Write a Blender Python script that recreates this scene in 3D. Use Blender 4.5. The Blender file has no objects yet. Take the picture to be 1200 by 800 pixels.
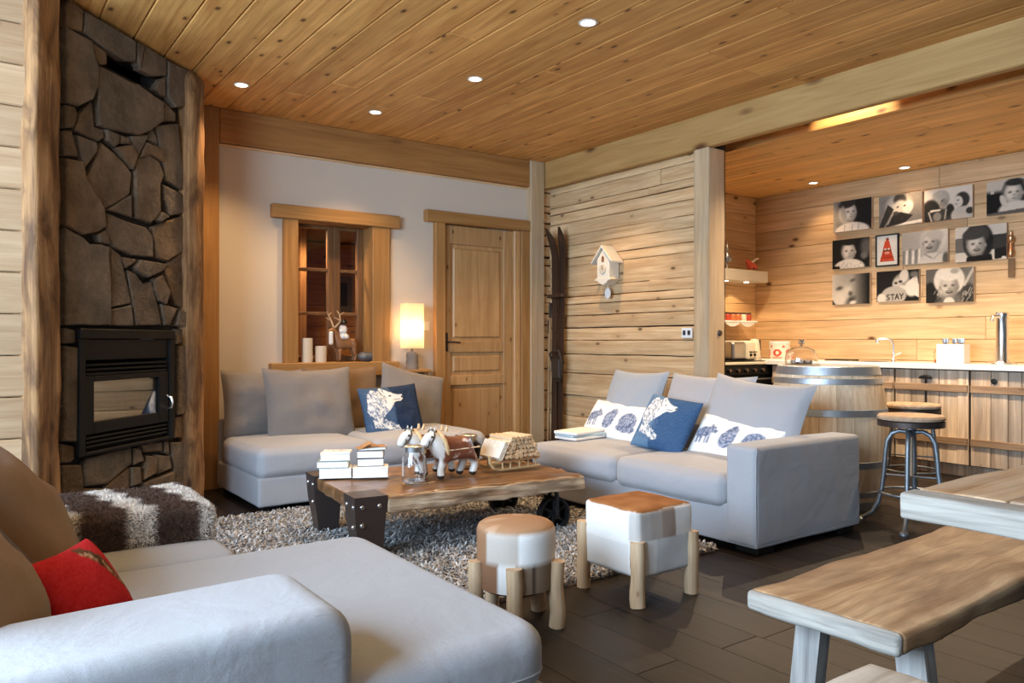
import bpy, math, random
import numpy as np
from mathutils import Vector, Matrix, Euler, noise

random.seed(7)
rng = np.random.default_rng(7)
R = math.radians
scene = bpy.context.scene
COL = scene.collection

# ------------------------------------------------------------------ camera
cam_data = bpy.data.cameras.new('camera')
cam_data.sensor_width = 36.0
cam_data.lens = 905 / 1200 * 36.0
cam_data.clip_start = 0.05
cam = bpy.data.objects.new('camera', cam_data)
COL.objects.link(cam)
cam.location = (0, 0, 1.12)
cam.rotation_euler = (R(90), 0, -math.atan2(650, 905))
scene.camera = cam

# ------------------------------------------------------------------ world and daylight
world = bpy.data.worlds.new('sky')
scene.world = world
world.use_nodes = True
bg = world.node_tree.nodes['Background']
bg.inputs['Color'].default_value = (0.66, 0.80, 1.0, 1)
bg.inputs['Strength'].default_value = 0.07


def area(name, loc, rot, sx, sy, power, col):
    d = bpy.data.lights.new(name, 'AREA')
    d.shape = 'RECTANGLE'
    d.size, d.size_y = sx, sy
    d.energy = power
    d.color = col
    o = bpy.data.objects.new(name, d)
    o.location = loc
    o.rotation_euler = rot
    COL.objects.link(o)
    return o


# daylight through the glazed sides of the room: left of and behind the viewer
area('daylight_left', (-2.0, 1.75, 1.85), (R(82), 0, R(-90)), 3.8, 2.0, 410, (0.59, 0.785, 1.0))
area('daylight_back', (-0.7, -1.9, 1.6), (R(90), 0, 0), 2.6, 2.0, 16, (0.68, 0.84, 1.0))

vs = scene.view_settings
vs.view_transform = 'Standard'
vs.look = 'None'
vs.gamma = 1.0
vs.use_curve_mapping = False
vs.exposure = 0.44


# ------------------------------------------------------------------ mesh builder
class MB:
    def __init__(self):
        self.v, self.f, self.c = [], [], []

    def add(self, verts, faces, M=None, col=None):
        o = len(self.v)
        if M is not None:
            verts = [tuple(M @ Vector(p)) for p in verts]
        self.v += [tuple(p) for p in verts]
        self.f += [tuple(i + o for i in f) for f in faces]
        if col is not None:
            if isinstance(col, tuple):
                col = [col] * len(verts)
            self.c += list(col)
        return self

    def box(self, c, s, b=0.004, M=None, col=None):
        hx, hy, hz = s[0] / 2, s[1] / 2, s[2] / 2
        b = min(b, hx * .9, hy * .9, hz * .9)
        V, idx = [], {}
        for sx in (-1, 1):
            for sy in (-1, 1):
                for sz in (-1, 1):
                    for a in range(3):
                        p = [sx * hx, sy * hy, sz * hz]
                        for k in range(3):
                            if k != a:
                                p[k] -= (sx, sy, sz)[k] * b
                        idx[sx, sy, sz, a] = len(V)
                        V.append((p[0] + c[0], p[1] + c[1], p[2] + c[2]))
        F = []
        for a in range(3):
            o1, o2 = [k for k in range(3) if k != a]
            for s_ in (-1, 1):
                q = []
                for u, w in ((-1, -1), (1, -1), (1, 1), (-1, 1)):
                    k = [0, 0, 0]; k[a] = s_; k[o1] = u; k[o2] = w
                    q.append(idx[k[0], k[1], k[2], a])
                flip = (s_ < 0) ^ (a == 1)
                F.append(q[::-1] if flip else q)
            for u in (-1, 1):
                for w in (-1, 1):
                    k1 = [0, 0, 0]; k2 = [0, 0, 0]
                    k1[a] = -1; k2[a] = 1
                    k1[o1] = k2[o1] = u; k1[o2] = k2[o2] = w
                    q = [idx[(*k1, o1)], idx[(*k2, o1)], idx[(*k2, o2)], idx[(*k1, o2)]]
                    F.append(q if (u * w > 0) ^ (a == 1) else q[::-1])
        for sx in (-1, 1):
            for sy in (-1, 1):
                for sz in (-1, 1):
                    q = [idx[sx, sy, sz, 0], idx[sx, sy, sz, 1], idx[sx, sy, sz, 2]]
                    F.append(q if sx * sy * sz > 0 else q[::-1])
        return self.add(V, F, M, col)

    def span(self, x0, x1, y0, y1, z0, z1, b=0.004, M=None, col=None):
        return self.box(((x0 + x1) / 2, (y0 + y1) / 2, (z0 + z1) / 2), (abs(x1 - x0), abs(y1 - y0), abs(z1 - z0)), b, M, col)

    def tube(self, pts, r, n=8, M=None, col=None, closed=False):
        pts = [Vector(p) for p in pts]
        m = len(pts)
        rs = r if isinstance(r, (list, tuple)) else [r] * m
        V, F = [], []
        up = None
        for i, p in enumerate(pts):
            if closed:
                d = pts[(i + 1) % m] - pts[i - 1]
            else:
                d = pts[min(i + 1, m - 1)] - pts[max(i - 1, 0)]
            d.normalize()
            if up is None:
                up = Vector((0, 0, 1)) if abs(d.z) < .9 else Vector((1, 0, 0))
            a = d.cross(up)
            if a.length < 1e-5:
                a = d.orthogonal()
            a.normalize()
            up = a.cross(d).normalized()
            for k in range(n):
                t = 2 * math.pi * k / n
                V.append(p + (a * math.cos(t) + up * math.sin(t)) * rs[i])
        for i in range(m if closed else m - 1):
            j = (i + 1) % m
            for k in range(n):
                l = (k + 1) % n
                F.append((i * n + k, i * n + l, j * n + l, j * n + k))
        if not closed:
            F.append(tuple(range(n))[::-1])
            F.append(tuple(range((m - 1) * n, m * n)))
        return self.add(V, F, M, col)

    def lathe(self, prof, n=24, c=(0, 0, 0), M=None, col=None, a0=0, a1=None):
        full = a1 is None
        a1 = 2 * math.pi if full else a1
        cnt = n if full else n + 1
        V, F = [], []
        for r, z in prof:
            for k in range(cnt):
                t = a0 + (a1 - a0) * k / n
                V.append((c[0] + r * math.cos(t), c[1] + r * math.sin(t), c[2] + z))
        for i in range(len(prof) - 1):
            for k in range(n):
                l = (k + 1) % cnt
                F.append((i * cnt + k, i * cnt + l, (i + 1) * cnt + l, (i + 1) * cnt + k))
        if full:
            if prof[0][0] > 1e-4:
                F.append(tuple(range(n))[::-1])
            if prof[-1][0] > 1e-4:
                F.append(tuple(range((len(prof) - 1) * n, len(prof) * n)))
        return self.add(V, F, M, col)

    def prism(self, poly, y0, y1, bev=0.0, M=None, col=None):
        # polygon in x,z, front at y0 (towards -y), back at y1
        n = len(poly)
        if sum(poly[i][0] * poly[(i + 1) % n][1] - poly[(i + 1) % n][0] * poly[i][1] for i in range(n)) < 0:
            poly = poly[::-1]
        V, F = [], []
        if bev:
            ins = offset_poly(poly, bev)
            V += [(x, y0, z) for x, z in ins]
            V += [(x, y0 + bev, z) for x, z in poly]
        else:
            V += [(x, y0, z) for x, z in poly]
        V += [(x, y1, z) for x, z in poly]
        L = len(V) // n
        F.append(tuple(range(n)))
        for r_ in range(L - 1):
            for i in range(n):
                j = (i + 1) % n
                F.append((r_ * n + j, r_ * n + i, (r_ + 1) * n + i, (r_ + 1) * n + j))
        F.append(tuple(range((L - 1) * n, L * n))[::-1])
        return self.add(V, F, M, col)

    def softprism(self, poly, h, r, steps=5, M=None, col=None):
        # polygon in x,y with rounded edges, from z=0 to h
        n = len(poly)
        if sum(poly[i][0] * poly[(i + 1) % n][1] - poly[(i + 1) % n][0] * poly[i][1] for i in range(n)) < 0:
            poly = poly[::-1]
        rings = []
        for k in range(steps + 1):
            t = math.pi / 2 * k / steps
            rings.append((r * (1 - math.sin(t)), r * (1 - math.cos(t))))
        full = rings + [(i, h - z) for i, z in rings[::-1]]
        V, F = [], []
        for ins, z in full:
            V += [(x, y, z) for x, y in (offset_poly(poly, ins) if ins > 1e-6 else poly)]
        for k in range(len(full) - 1):
            for i in range(n):
                j = (i + 1) % n
                F.append((k * n + i, k * n + j, (k + 1) * n + j, (k + 1) * n + i))
        F.append(tuple(range(n))[::-1])
        F.append(tuple(range((len(full) - 1) * n, len(full) * n)))
        return self.add(V, F, M, col)

    def softbox(self, c, s, r, n=8, puff=(0, 0, 0), amp=0, freq=6, seed=0, M=None, colf=None, arc=4, nn=None, anis=(1, 1, 1)):
        h = [k / 2 for k in s]
        r = min(r, *[k * .98 for k in h])
        nn = nn or (n, n, n)

        def axis(hh, m):
            a = [-hh + r - r * math.tan(math.pi / 4 * (1 - k / arc)) for k in range(arc)]
            inner = [-(hh - r) + 2 * (hh - r) * k / m for k in range(m + 1)]
            return a + inner + [-x for x in a[::-1]]
        ax = [axis(h[k], nn[k]) for k in range(3)]
        V, F, key = [], [], {}

        def vert(i, j, k):
            if (i, j, k) in key:
                return key[i, j, k]
            q = (ax[0][i], ax[1][j], ax[2][k])
            inn = [max(-(h[t] - r), min(h[t] - r, q[t])) for t in range(3)]
            d = Vector([q[t] - inn[t] for t in range(3)])
            p = Vector(inn)
            nrm = d.normalized() if d.length > 1e-9 else Vector((0, 0, 0))
            p = p + nrm * r
            u = [q[t] / h[t] for t in range(3)]
            for t in range(3):
                if puff[t]:
                    o1, o2 = [k2 for k2 in range(3) if k2 != t]
                    p[t] += u[t] * puff[t] * (1 - u[o1] ** 2) * (1 - u[o2] ** 2)
            if amp:
                w = Vector((p.x * anis[0] * freq + seed * 7.1, p.y * anis[1] * freq + seed, p.z * anis[2] * freq))
                p = p + nrm * amp * (noise.noise(w) + .5 * noise.noise(w * 2.3))
            key[i, j, k] = len(V)
            V.append((p.x + c[0], p.y + c[1], p.z + c[2]))
            return key[i, j, k]
        L = [len(a) - 1 for a in ax]
        for t in range(3):
            o1, o2 = [(1, 2), (2, 0), (0, 1)][t]
            for side in (0, L[t]):
                for a in range(L[o1]):
                    for b in range(L[o2]):
                        q = []
                        for da, db in ((0, 0), (1, 0), (1, 1), (0, 1)):
                            k = [0, 0, 0]; k[t] = side; k[o1] = a + da; k[o2] = b + db
                            q.append(vert(*k))
                        F.append(q if side else q[::-1])
        col = [colf(Vector(p) - Vector(c)) for p in V] if colf else None
        return self.add(V, F, M, col)

    def build(self, name, mat, parent=None, loc=None, rot=None, smooth=True, angle=38):
        me = bpy.data.meshes.new(name)
        me.from_pydata(self.v, [], self.f)
        if self.c:
            at = me.color_attributes.new('Col', 'FLOAT_COLOR', 'POINT')
            arr = np.ones((len(self.v), 4), np.float32)
            arr[:, :3] = np.array([k[:3] for k in self.c], np.float32)
            at.data.foreach_set('color', arr.ravel())
        if smooth:
            me.polygons.foreach_set('use_smooth', [True] * len(me.polygons))
            me.set_sharp_from_angle(angle=R(angle))
        me.materials.append(mat)
        o = bpy.data.objects.new(name, me)
        COL.objects.link(o)
        if parent is not None:
            o.parent = parent
        if loc is not None:
            o.location = loc
        if rot is not None:
            o.rotation_euler = rot
        return o


def offset_poly(poly, d):
    n = len(poly)
    out = []
    for i in range(n):
        p0, p1, p2 = [Vector(poly[k % n]) for k in (i - 1, i, i + 1)]
        e1, e2 = (p1 - p0), (p2 - p1)
        if e1.length < 1e-7: e1 = e2.copy()
        if e2.length < 1e-7: e2 = e1.copy()
        e1.normalize(); e2.normalize()
        n1, n2 = Vector((-e1.y, e1.x)), Vector((-e2.y, e2.x))
        m = n1 + n2
        if m.length < 1e-4:
            m = n1
        m.normalize()
        k = d / max(.45, m.dot(n1))
        out.append((p1.x + m.x * k, p1.y + m.y * k))
    return out


def round_poly(poly, rad, steps=6):
    n = len(poly)
    rads = rad if isinstance(rad, (list, tuple)) else [rad] * n
    out = []
    for i in range(n):
        p0, p1, p2 = [Vector(poly[k % n]) for k in (i - 1, i, i + 1)]
        r = rads[i]
        if r <= 0:
            out.append(tuple(p1)); continue
        a = p1 + (p0 - p1).normalized() * r
        b = p1 + (p2 - p1).normalized() * r
        for k in range(steps + 1):
            t = k / steps
            q = a * (1 - t) ** 2 + p1 * 2 * t * (1 - t) + b * t * t
            out.append((q.x, q.y))
    return out


def pillow_mesh(w, h, t, nu=22, nv=18, paint=None, pinch=.05, seed=0, back=(.5, .5, .5), sag=0.0):
    mb = MB()
    V, C, F = [], [], []
    for side in (-1, 1):
        for j in range(nv + 1):
            for i in range(nu + 1):
                u, v = -1 + 2 * i / nu, -1 + 2 * j / nv
                u, v = math.sin(u * math.pi / 2) * .35 + u * .65, math.sin(v * math.pi / 2) * .35 + v * .65
                x = w / 2 * u * (1 - pinch * (1 - v * v))
                z = h / 2 * v * (1 - pinch * (1 - u * u)) - sag * h * (1 - u * u) * (v + 1) * .5
                th = t / 2 * ((1 - u * u) * (1 - v * v)) ** .42
                q = Vector((x * 6 + seed * 3.7, z * 6, side * 2 + seed))
                th *= 1 + .22 * noise.noise(q) + .10 * noise.noise(q * 2.6)
                V.append((x, side * th, z))
                if paint is not None:
                    if side < 0:
                        H, W, _ = paint.shape
                        a = paint[min(H - 1, max(0, int((v + 1) / 2 * H))), min(W - 1, max(0, int((u + 1) / 2 * W)))]
                        C.append(tuple(a))
                    else:
                        C.append(back)
    n1 = (nu + 1) * (nv + 1)
    for s_ in (0, 1):
        for j in range(nv):
            for i in range(nu):
                a = s_ * n1 + j * (nu + 1) + i
                q = (a, a + 1, a + nu + 2, a + nu + 1)
                F.append(q if s_ == 0 else q[::-1])
    mb.add(V, F, None, C if paint is not None else None)
    return mb


def skin(name, verts, edges, radii, mat, parent, root=0, sub=2):
    import bmesh
    bm = bmesh.new()
    lay = bm.verts.layers.skin.verify()
    vs_ = [bm.verts.new(v) for v in verts]
    for i, v in enumerate(vs_):
        v[lay].radius = (radii[i], radii[i])
        v[lay].use_root = (i == root)
    for a, b in edges:
        bm.edges.new((vs_[a], vs_[b]))
    me = bpy.data.meshes.new(name)
    bm.to_mesh(me); bm.free()
    me.materials.append(mat)
    o = bpy.data.objects.new(name, me)
    COL.objects.link(o)
    o.parent = parent
    m = o.modifiers.new('skin', 'SKIN'); m.use_smooth_shade = True
    s_ = o.modifiers.new('sub', 'SUBSURF'); s_.levels = sub; s_.render_levels = sub
    return o


def strips(name, P, N, length, width, cols, mat, parent, lean=.6, seed=1, kind='stuff'):
    """many short curved yarn or hair strips standing on a surface, as one mesh"""
    g = np.random.default_rng(seed)
    n = len(P)
    d = g.normal(size=(n, 3))
    T = d - (d * N).sum(1, keepdims=True) * N
    T /= np.linalg.norm(T, axis=1, keepdims=True)
    B = np.cross(N, T)
    ln = length * g.uniform(.6, 1.2, (n, 1))
    le = lean * g.uniform(.3, 1.4, (n, 1))
    mid = P + N * ln * .6 + T * ln * le * .35
    tip = P + N * ln * (1 - .35 * le) + T * ln * le
    w = width * g.uniform(.7, 1.3, (n, 1)) / 2
    V = np.stack([P - B * w, P + B * w, mid + B * w, mid - B * w, tip + B * w * .5, tip - B * w * .5], 1).reshape(-1, 3)
    i0 = np.arange(n)[:, None] * 6
    F = np.concatenate([i0 + [[0, 1, 2, 3]], i0 + [[3, 2, 4, 5]]], 1).reshape(-1, 4)
    me = bpy.data.meshes.new(name)
    me.vertices.add(len(V)); me.vertices.foreach_set('co', V.astype(np.float32).ravel())
    me.loops.add(F.size); me.loops.foreach_set('vertex_index', F.astype(np.int32).ravel())
    me.polygons.add(len(F))
    me.polygons.foreach_set('loop_start', np.arange(0, F.size, 4, dtype=np.int32))
    me.update(calc_edges=True)
    at = me.color_attributes.new('Col', 'FLOAT_COLOR', 'POINT')
    arr = np.ones((len(V), 4), np.float32)
    arr[:, :3] = np.repeat(cols, 6, axis=0)
    at.data.foreach_set('color', arr.ravel())
    me.polygons.foreach_set('use_smooth', [True] * len(F))
    me.materials.append(mat)
    o = bpy.data.objects.new(name, me)
    COL.objects.link(o)
    o.parent = parent
    if kind: o['kind'] = kind
    return o


def sample_surface(mb, n, g, keep=None):
    """random points and normals on a builder's faces"""
    V = np.array(mb.v)
    tri = []
    for f in mb.f:
        for k in range(1, len(f) - 1):
            tri.append((f[0], f[k], f[k + 1]))
    tri = np.array(tri)
    a, b, c = V[tri[:, 0]], V[tri[:, 1]], V[tri[:, 2]]
    cr = np.cross(b - a, c - a)
    ar = np.linalg.norm(cr, axis=1)
    nr = cr / np.maximum(ar[:, None], 1e-12)
    if keep is not None:
        ar = ar * keep((a + b + c) / 3, nr)
    k = g.choice(len(tri), n, p=ar / ar.sum())
    r1, r2 = np.sqrt(g.random((n, 1))), g.random((n, 1))
    P = a[k] * (1 - r1) + b[k] * r1 * (1 - r2) + c[k] * r1 * r2
    return P, nr[k]


# ------------------------------------------------------------------ scene bookkeeping
def thing(name, label, cat, loc=(0, 0, 0), rotz=0, group=None, rot=None):
    o = bpy.data.objects.new(name, None)
    o.empty_display_size = .1
    COL.objects.link(o)
    o.location = loc
    o.rotation_euler = rot or (0, 0, rotz)
    o['label'] = label; o['category'] = cat
    if group: o['group'] = group
    return o


def tag(o, label, cat, group=None):
    o['label'] = label; o['category'] = cat
    if group: o['group'] = group
    return o


def struct(o):
    o['kind'] = 'structure'
    return o


def struct_empty(name, loc=(0, 0, 0), rotz=0):
    o = bpy.data.objects.new(name, None)
    COL.objects.link(o)
    o.location = loc; o.rotation_euler = (0, 0, rotz)
    o['kind'] = 'structure'
    return o


def copy_tree(o, parent=None):
    c = o.copy()
    COL.objects.link(c)
    if parent is not None: c.parent = parent
    for ch in list(o.children):
        copy_tree(ch, c)
    return c


# ------------------------------------------------------------------ materials
def srgb(r, g, b):
    f = lambda c: c / 12.92 if c <= .04045 else ((c + .055) / 1.055) ** 2.4
    return (f(r / 255), f(g / 255), f(b / 255), 1)


class NT:
    def __init__(self, name):
        self.m = bpy.data.materials.new(name)
        self.m.use_nodes = True
        self.t = self.m.node_tree
        self.b = self.t.nodes['Principled BSDF']

    def n(self, typ, ins=None, **kw):
        nd = self.t.nodes.new(typ)
        for k, v in kw.items(): setattr(nd, k, v)
        for k, v in (ins or {}).items():
            if isinstance(v, bpy.types.NodeSocket): self.t.links.new(v, nd.inputs[k])
            else: nd.inputs[k].default_value = v
        return nd

    def set(self, **kw):
        for k, v in kw.items():
            k = k.replace('_', ' ')
            if isinstance(v, bpy.types.NodeSocket): self.t.links.new(v, self.b.inputs[k])
            else: self.b.inputs[k].default_value = v

    def ramp(self, fac, stops):
        nd = self.n('ShaderNodeValToRGB', {'Fac': fac})
        e = nd.color_ramp.elements
        while len(e) < len(stops): e.new(.5)
        for k, (p, c) in enumerate(stops):
            e[k].position = p
            e[k].color = c if len(c) == 4 else (*c, 1)
        return nd.outputs['Color']

    def mix(self, fac, a, b, mode='MIX'):
        nd = self.t.nodes.new('ShaderNodeMix')
        nd.data_type = 'RGBA'; nd.blend_type = mode
        for s_, v in ((nd.inputs[0], fac), (nd.inputs[6], a), (nd.inputs[7], b)):
            if isinstance(v, bpy.types.NodeSocket): self.t.links.new(v, s_)
            else: s_.default_value = (*v, 1) if isinstance(v, tuple) and len(v) == 3 else v
        return nd.outputs[2]

    def bump(self, h, strength=.3, dist=.01):
        nd = self.n('ShaderNodeBump', {'Height': h, 'Strength': strength, 'Distance': dist})
        self.t.links.new(nd.outputs[0], self.b.inputs['Normal'])
        return nd

    def math(self, op, a, b=0.0):
        nd = self.n('ShaderNodeMath', operation=op)
        for s_, v in ((nd.inputs[0], a), (nd.inputs[1], b)):
            if isinstance(v, bpy.types.NodeSocket): self.t.links.new(v, s_)
            else: s_.default_value = v
        return nd.outputs[0]


def plain(name, col, rough=.5, metal=0, spec=None, bump=0, bscale=60, emit=None, estr=0, trans=0, ior=1.45):
    k = NT(name)
    k.set(Base_Color=(*col[:3], 1), Roughness=rough, Metallic=metal)
    if spec is not None: k.set(Specular_IOR_Level=spec)
    if emit: k.set(Emission_Color=(*emit[:3], 1), Emission_Strength=estr)
    if trans: k.set(Transmission_Weight=trans, IOR=ior)
    if bump:
        tc = k.n('ShaderNodeTexCoord')
        nz = k.n('ShaderNodeTexNoise', {'Vector': tc.outputs['Object'], 'Scale': bscale, 'Detail': 4.0})
        k.bump(nz.outputs['Fac'], bump, .01)
    return k.m


def wood(name, dark, light, knot=None, axis=0, rough=.55, grain=1.0, kn=(3.0, 6.0), ksize=.13, bump=.25, var=.22, spec=.35, wear=None, wear_amt=.5, wscale=3.0, contrast=(.37, .66)):
    k = NT(name)
    tc = k.n('ShaderNodeTexCoord')
    oi = k.n('ShaderNodeObjectInfo')
    off = k.n('ShaderNodeVectorMath', {0: oi.outputs['Random'], 1: (41.0, 23.0, 57.0)}, operation='MULTIPLY')
    vec = k.n('ShaderNodeVectorMath', {0: tc.outputs['Object'], 1: off.outputs[0]}, operation='ADD').outputs[0]
    sc = [9 * grain] * 3; sc[axis] = .55 * grain
    mp = k.n('ShaderNodeMapping', {'Vector': vec, 'Scale': sc})
    n1 = k.n('ShaderNodeTexNoise', {'Vector': mp.outputs[0], 'Scale': 1.6, 'Detail': 5.0, 'Roughness': .6, 'Distortion': 1.1})
    sc2 = [70 * grain] * 3; sc2[axis] = 1.6 * grain
    mp2 = k.n('ShaderNodeMapping', {'Vector': vec, 'Scale': sc2})
    n2 = k.n('ShaderNodeTexNoise', {'Vector': mp2.outputs[0], 'Scale': 1.5, 'Detail': 3.0})
    f = k.math('ADD', k.math('MULTIPLY', n1.outputs['Fac'], .72), k.math('MULTIPLY', n2.outputs['Fac'], .28))
    col = k.ramp(f, [(contrast[0], dark), (contrast[1], light)])
    h = f
    if knot:
        ks = [kn[1]] * 3; ks[axis] = kn[0]
        mk = k.n('ShaderNodeMapping', {'Vector': vec, 'Scale': ks})
        vo = k.n('ShaderNodeTexVoronoi', {'Vector': mk.outputs[0], 'Scale': 1.0, 'Randomness': 1.0}, feature='F1')
        d = k.math('ADD', vo.outputs['Distance'], k.math('MULTIPLY', k.math('SUBTRACT', n2.outputs['Fac'], .5), .05))
        kf = k.ramp(d, [(ksize * .45, (1, 1, 1)), (ksize * 1.25, (0, 0, 0))])
        ring = k.ramp(d, [(ksize, (1, 1, 1)), (ksize * 4, (0, 0, 0))])
        col = k.mix(k.math('MULTIPLY', ring, .45), col, dark)
        col = k.mix(kf, col, knot)
    if wear:
        scw = [1.5] * 3; scw[axis] = .4
        mpw = k.n('ShaderNodeMapping', {'Vector': vec, 'Scale': scw})
        nw = k.n('ShaderNodeTexNoise', {'Vector': mpw.outputs[0], 'Scale': wscale, 'Detail': 5.0, 'Roughness': .62, 'Distortion': .6})
        wf = k.ramp(nw.outputs['Fac'], [(.42, (0, 0, 0)), (.62, (1, 1, 1))])
        col = k.mix(k.math('MULTIPLY', wf, wear_amt), col, wear)
    v = k.math('ADD', k.math('MULTIPLY', oi.outputs['Random'], var), 1 - var / 2)
    hs = k.n('ShaderNodeHueSaturation', {'Color': col, 'Value': v, 'Saturation': 1.0})
    k.set(Base_Color=hs.outputs[0], Roughness=rough, Specular_IOR_Level=spec)
    if bump: k.bump(h, bump, .008)
    return k.m


def fabric(name, col, rough=.9, wrinkle=.35, wscale=5.0):
    k = NT(name)
    tc = k.n('ShaderNodeTexCoord')
    n1 = k.n('ShaderNodeTexNoise', {'Vector': tc.outputs['Object'], 'Scale': wscale, 'Detail': 4.0, 'Distortion': .5})
    n2 = k.n('ShaderNodeTexNoise', {'Vector': tc.outputs['Object'], 'Scale': 420.0, 'Detail': 2.0})
    h = k.math('ADD', n1.outputs['Fac'], k.math('MULTIPLY', n2.outputs['Fac'], .035))
    c = k.ramp(n2.outputs['Fac'], [(.3, tuple(x * .9 for x in col[:3])), (.7, tuple(min(1, x * 1.08) for x in col[:3]))])
    k.set(Base_Color=c, Roughness=rough, Specular_IOR_Level=.15, Sheen_Weight=.15)
    k.bump(h, wrinkle, .03)
    return k.m


def painted(name, rough=.6, bump=0, bscale=400, spec=.3):
    k = NT(name)
    at = k.n('ShaderNodeAttribute', attribute_name='Col')
    k.set(Base_Color=at.outputs['Color'], Roughness=rough, Specular_IOR_Level=spec)
    if bump:
        tc = k.n('ShaderNodeTexCoord')
        nz = k.n('ShaderNodeTexNoise', {'Vector': tc.outputs['Object'], 'Scale': bscale, 'Detail': 2.0})
        k.bump(nz.outputs['Fac'], bump, .004)
    return k.m


def glass_mat(name, tint=(1, 1, 1), rough=.02):
    k = NT(name)
    k.set(Base_Color=(*tint, 1), Roughness=rough, Transmission_Weight=1.0, IOR=1.45)
    return k.m


def pane_mat(name, refl=.02):
    """thin flat glass: mostly clear, with a mirror-like share"""
    k = NT(name)
    tr = k.n('ShaderNodeBsdfTransparent', {'Color': (.92, .92, .92, 1)})
    gl = k.n('ShaderNodeBsdfGlossy', {'Color': (1, 1, 1, 1), 'Roughness': .02})
    fr = k.n('ShaderNodeFresnel', {'IOR': 1.5})
    f = k.math('ADD', k.math('MULTIPLY', fr.outputs[0], .6), refl)
    mx = k.n('ShaderNodeMixShader', {0: f, 1: tr.outputs[0], 2: gl.outputs[0]})
    out = k.t.nodes['Material Output']
    k.t.links.new(mx.outputs[0], out.inputs['Surface'])
    return k.m


PINE_D, PINE_L, KNOT = (.46, .235, .085), (.68, .40, .165), (.12, .045, .015)
M = {}
M['ceil'] = wood('pine_ceiling', (.52, .235, .062), (.84, .465, .150), KNOT, axis=1, kn=(3.8, 8), ksize=.115, rough=.5)
M['pine_x'] = wood('pine_along_x', (.54, .325, .155), (.80, .55, .30), KNOT, axis=0)
M['pine_y'] = wood('pine_along_y', (.62, .32, .095), (.88, .53, .20), KNOT, axis=1)
M['pine_z'] = wood('pine_upright', (.42, .22, .085), (.60, .36, .155), KNOT, axis=2)
M['pale_x'] = wood('pale_pine_board', (.33, .20, .105), (.47, .32, .19), KNOT, axis=0, kn=(2.4, 5))
M['door'] = wood('pine_door', (.38, .205, .08), (.54, .32, .14), KNOT, axis=2, kn=(5, 10), ksize=.11, rough=.4)
M['beam_x'] = wood('beam_along_x', (.28, .125, .036), (.44, .215, .07), KNOT, axis=0, kn=(1.6, 4), var=.05)
M['beam_y'] = wood('beam_along_y', (.36, .20, .065), (.50, .305, .115), KNOT, axis=1, kn=(1.6, 4), var=.05)
M['frame_x'] = wood('oak_frame_across', (.30, .145, .045), (.44, .235, .08), None, axis=0, var=.08)
M['frame_z'] = wood('oak_frame_upright', (.30, .145, .045), (.44, .235, .08), None, axis=2, var=.08)
M['log'] = wood('old_log', (.50, .295, .135), (.80, .57, .325), (.10, .045, .02), axis=1, kn=(3.4, 7), ksize=.10, bump=.5, rough=.7, var=.24, wear=(.42, .27, .14), wear_amt=.35, wscale=2.2)
M['post'] = wood('pale_post', (.42, .28, .15), (.62, .45, .27), (.16, .08, .03), axis=2, bump=.5, rough=.7, var=.05, wear=(.48, .38, .28), wear_amt=.5)
M['hewn'] = wood('hewn_post', (.17, .075, .025), (.48, .26, .11), (.05, .02, .008), axis=2, bump=.9, rough=.7, kn=(2.2, 6), ksize=.09, wear=(.07, .03, .012), wear_amt=.8, wscale=7)
M['floor'] = wood('dark_oak_floor', (.0045, .0026, .0018), (.019, .011, .0075), (.005, .0025, .002), axis=1, rough=.46, bump=.35, var=.5, kn=(1.1, 3), ksize=.05, spec=.32, wear=(.034, .023, .017), wear_amt=.45, wscale=2.4)
M['gap'] = plain('dark_gap', (.02, .012, .007), .9)
M['plaster'] = plain('white_plaster', (.60, .52, .43), .85, bump=.12, bscale=14)
M['mortar'] = plain('dark_mortar', (.016, .012, .009), .95, bump=.6, bscale=40)
M['black'] = plain('black_steel', (.008, .007, .0065), .55, spec=.25, bump=.04, bscale=200)
M['soot'] = plain('firebox_inside', (.006, .006, .006), .9)
M['iron'] = plain('dark_iron', (.070, .052, .047), .42, .6, bump=.25, bscale=35)
M['castiron'] = plain('black_cast_iron', (.010, .010, .011), .5, .3)
M['steel'] = plain('brushed_steel', (.48, .49, .50), .32, 1)
M['zinc'] = plain('grey_zinc_hoop', (.42, .47, .53), .42, .85, bump=.2, bscale=25)
M['stooliron'] = plain('galvanised_iron', (.27, .30, .33), .5, .85, bump=.12, bscale=50)
M['chrome'] = plain('chrome', (.82, .82, .82), .24, 1)
M['white'] = plain('white_enamel', (.80, .79, .77), .35)
M['worktop'] = plain('white_worktop', (.82, .82, .81), .3)
M['cream'] = plain('cream_enamel', (.74, .66, .52), .3)
M['sofa'] = fabric('grey_linen', (.345, .35, .375))
M['cushgrey'] = fabric('warm_grey_linen', (.215, .195, .185))
M['cushtan'] = fabric('tan_linen_shaded', (.20, .125, .07))  # tan linen, browned and darkened to carry warm light and shade
M['cushdaylit'] = fabric('grey_linen_daylit', (.30, .33, .375))  # grey linen with the blue of daylight put into its colour
M['print'] = painted('printed_cloth', .9, .25, 300, .1)
M['photo'] = painted('photo_print', .75, spec=.2)
M['hide'] = painted('cowhide', .85, .5, 260, .15)
M['fur'] = painted('fur_hair', .85, spec=.15)
M['yarn'] = painted('rug_yarn', .9, spec=.1)
M['rugbase'] = plain('rug_backing', (.20, .17, .15), .95)
M['furbase'] = plain('fur_base', (.10, .07, .055), .95)
M['red'] = fabric('red_velvet', (.42, .026, .030), .75, .3)
M['glass'] = glass_mat('clear_glass')
M['pane'] = pane_mat('window_pane', .0)
M['firepane'] = pane_mat('stove_glass', .03)
M['canvas'] = plain('canvas_edge', (.50, .36, .24), .8)
M['lens'] = plain('lamp_lens', (1, 1, 1), .3, emit=(1.0, .86, .66), estr=9)
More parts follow.
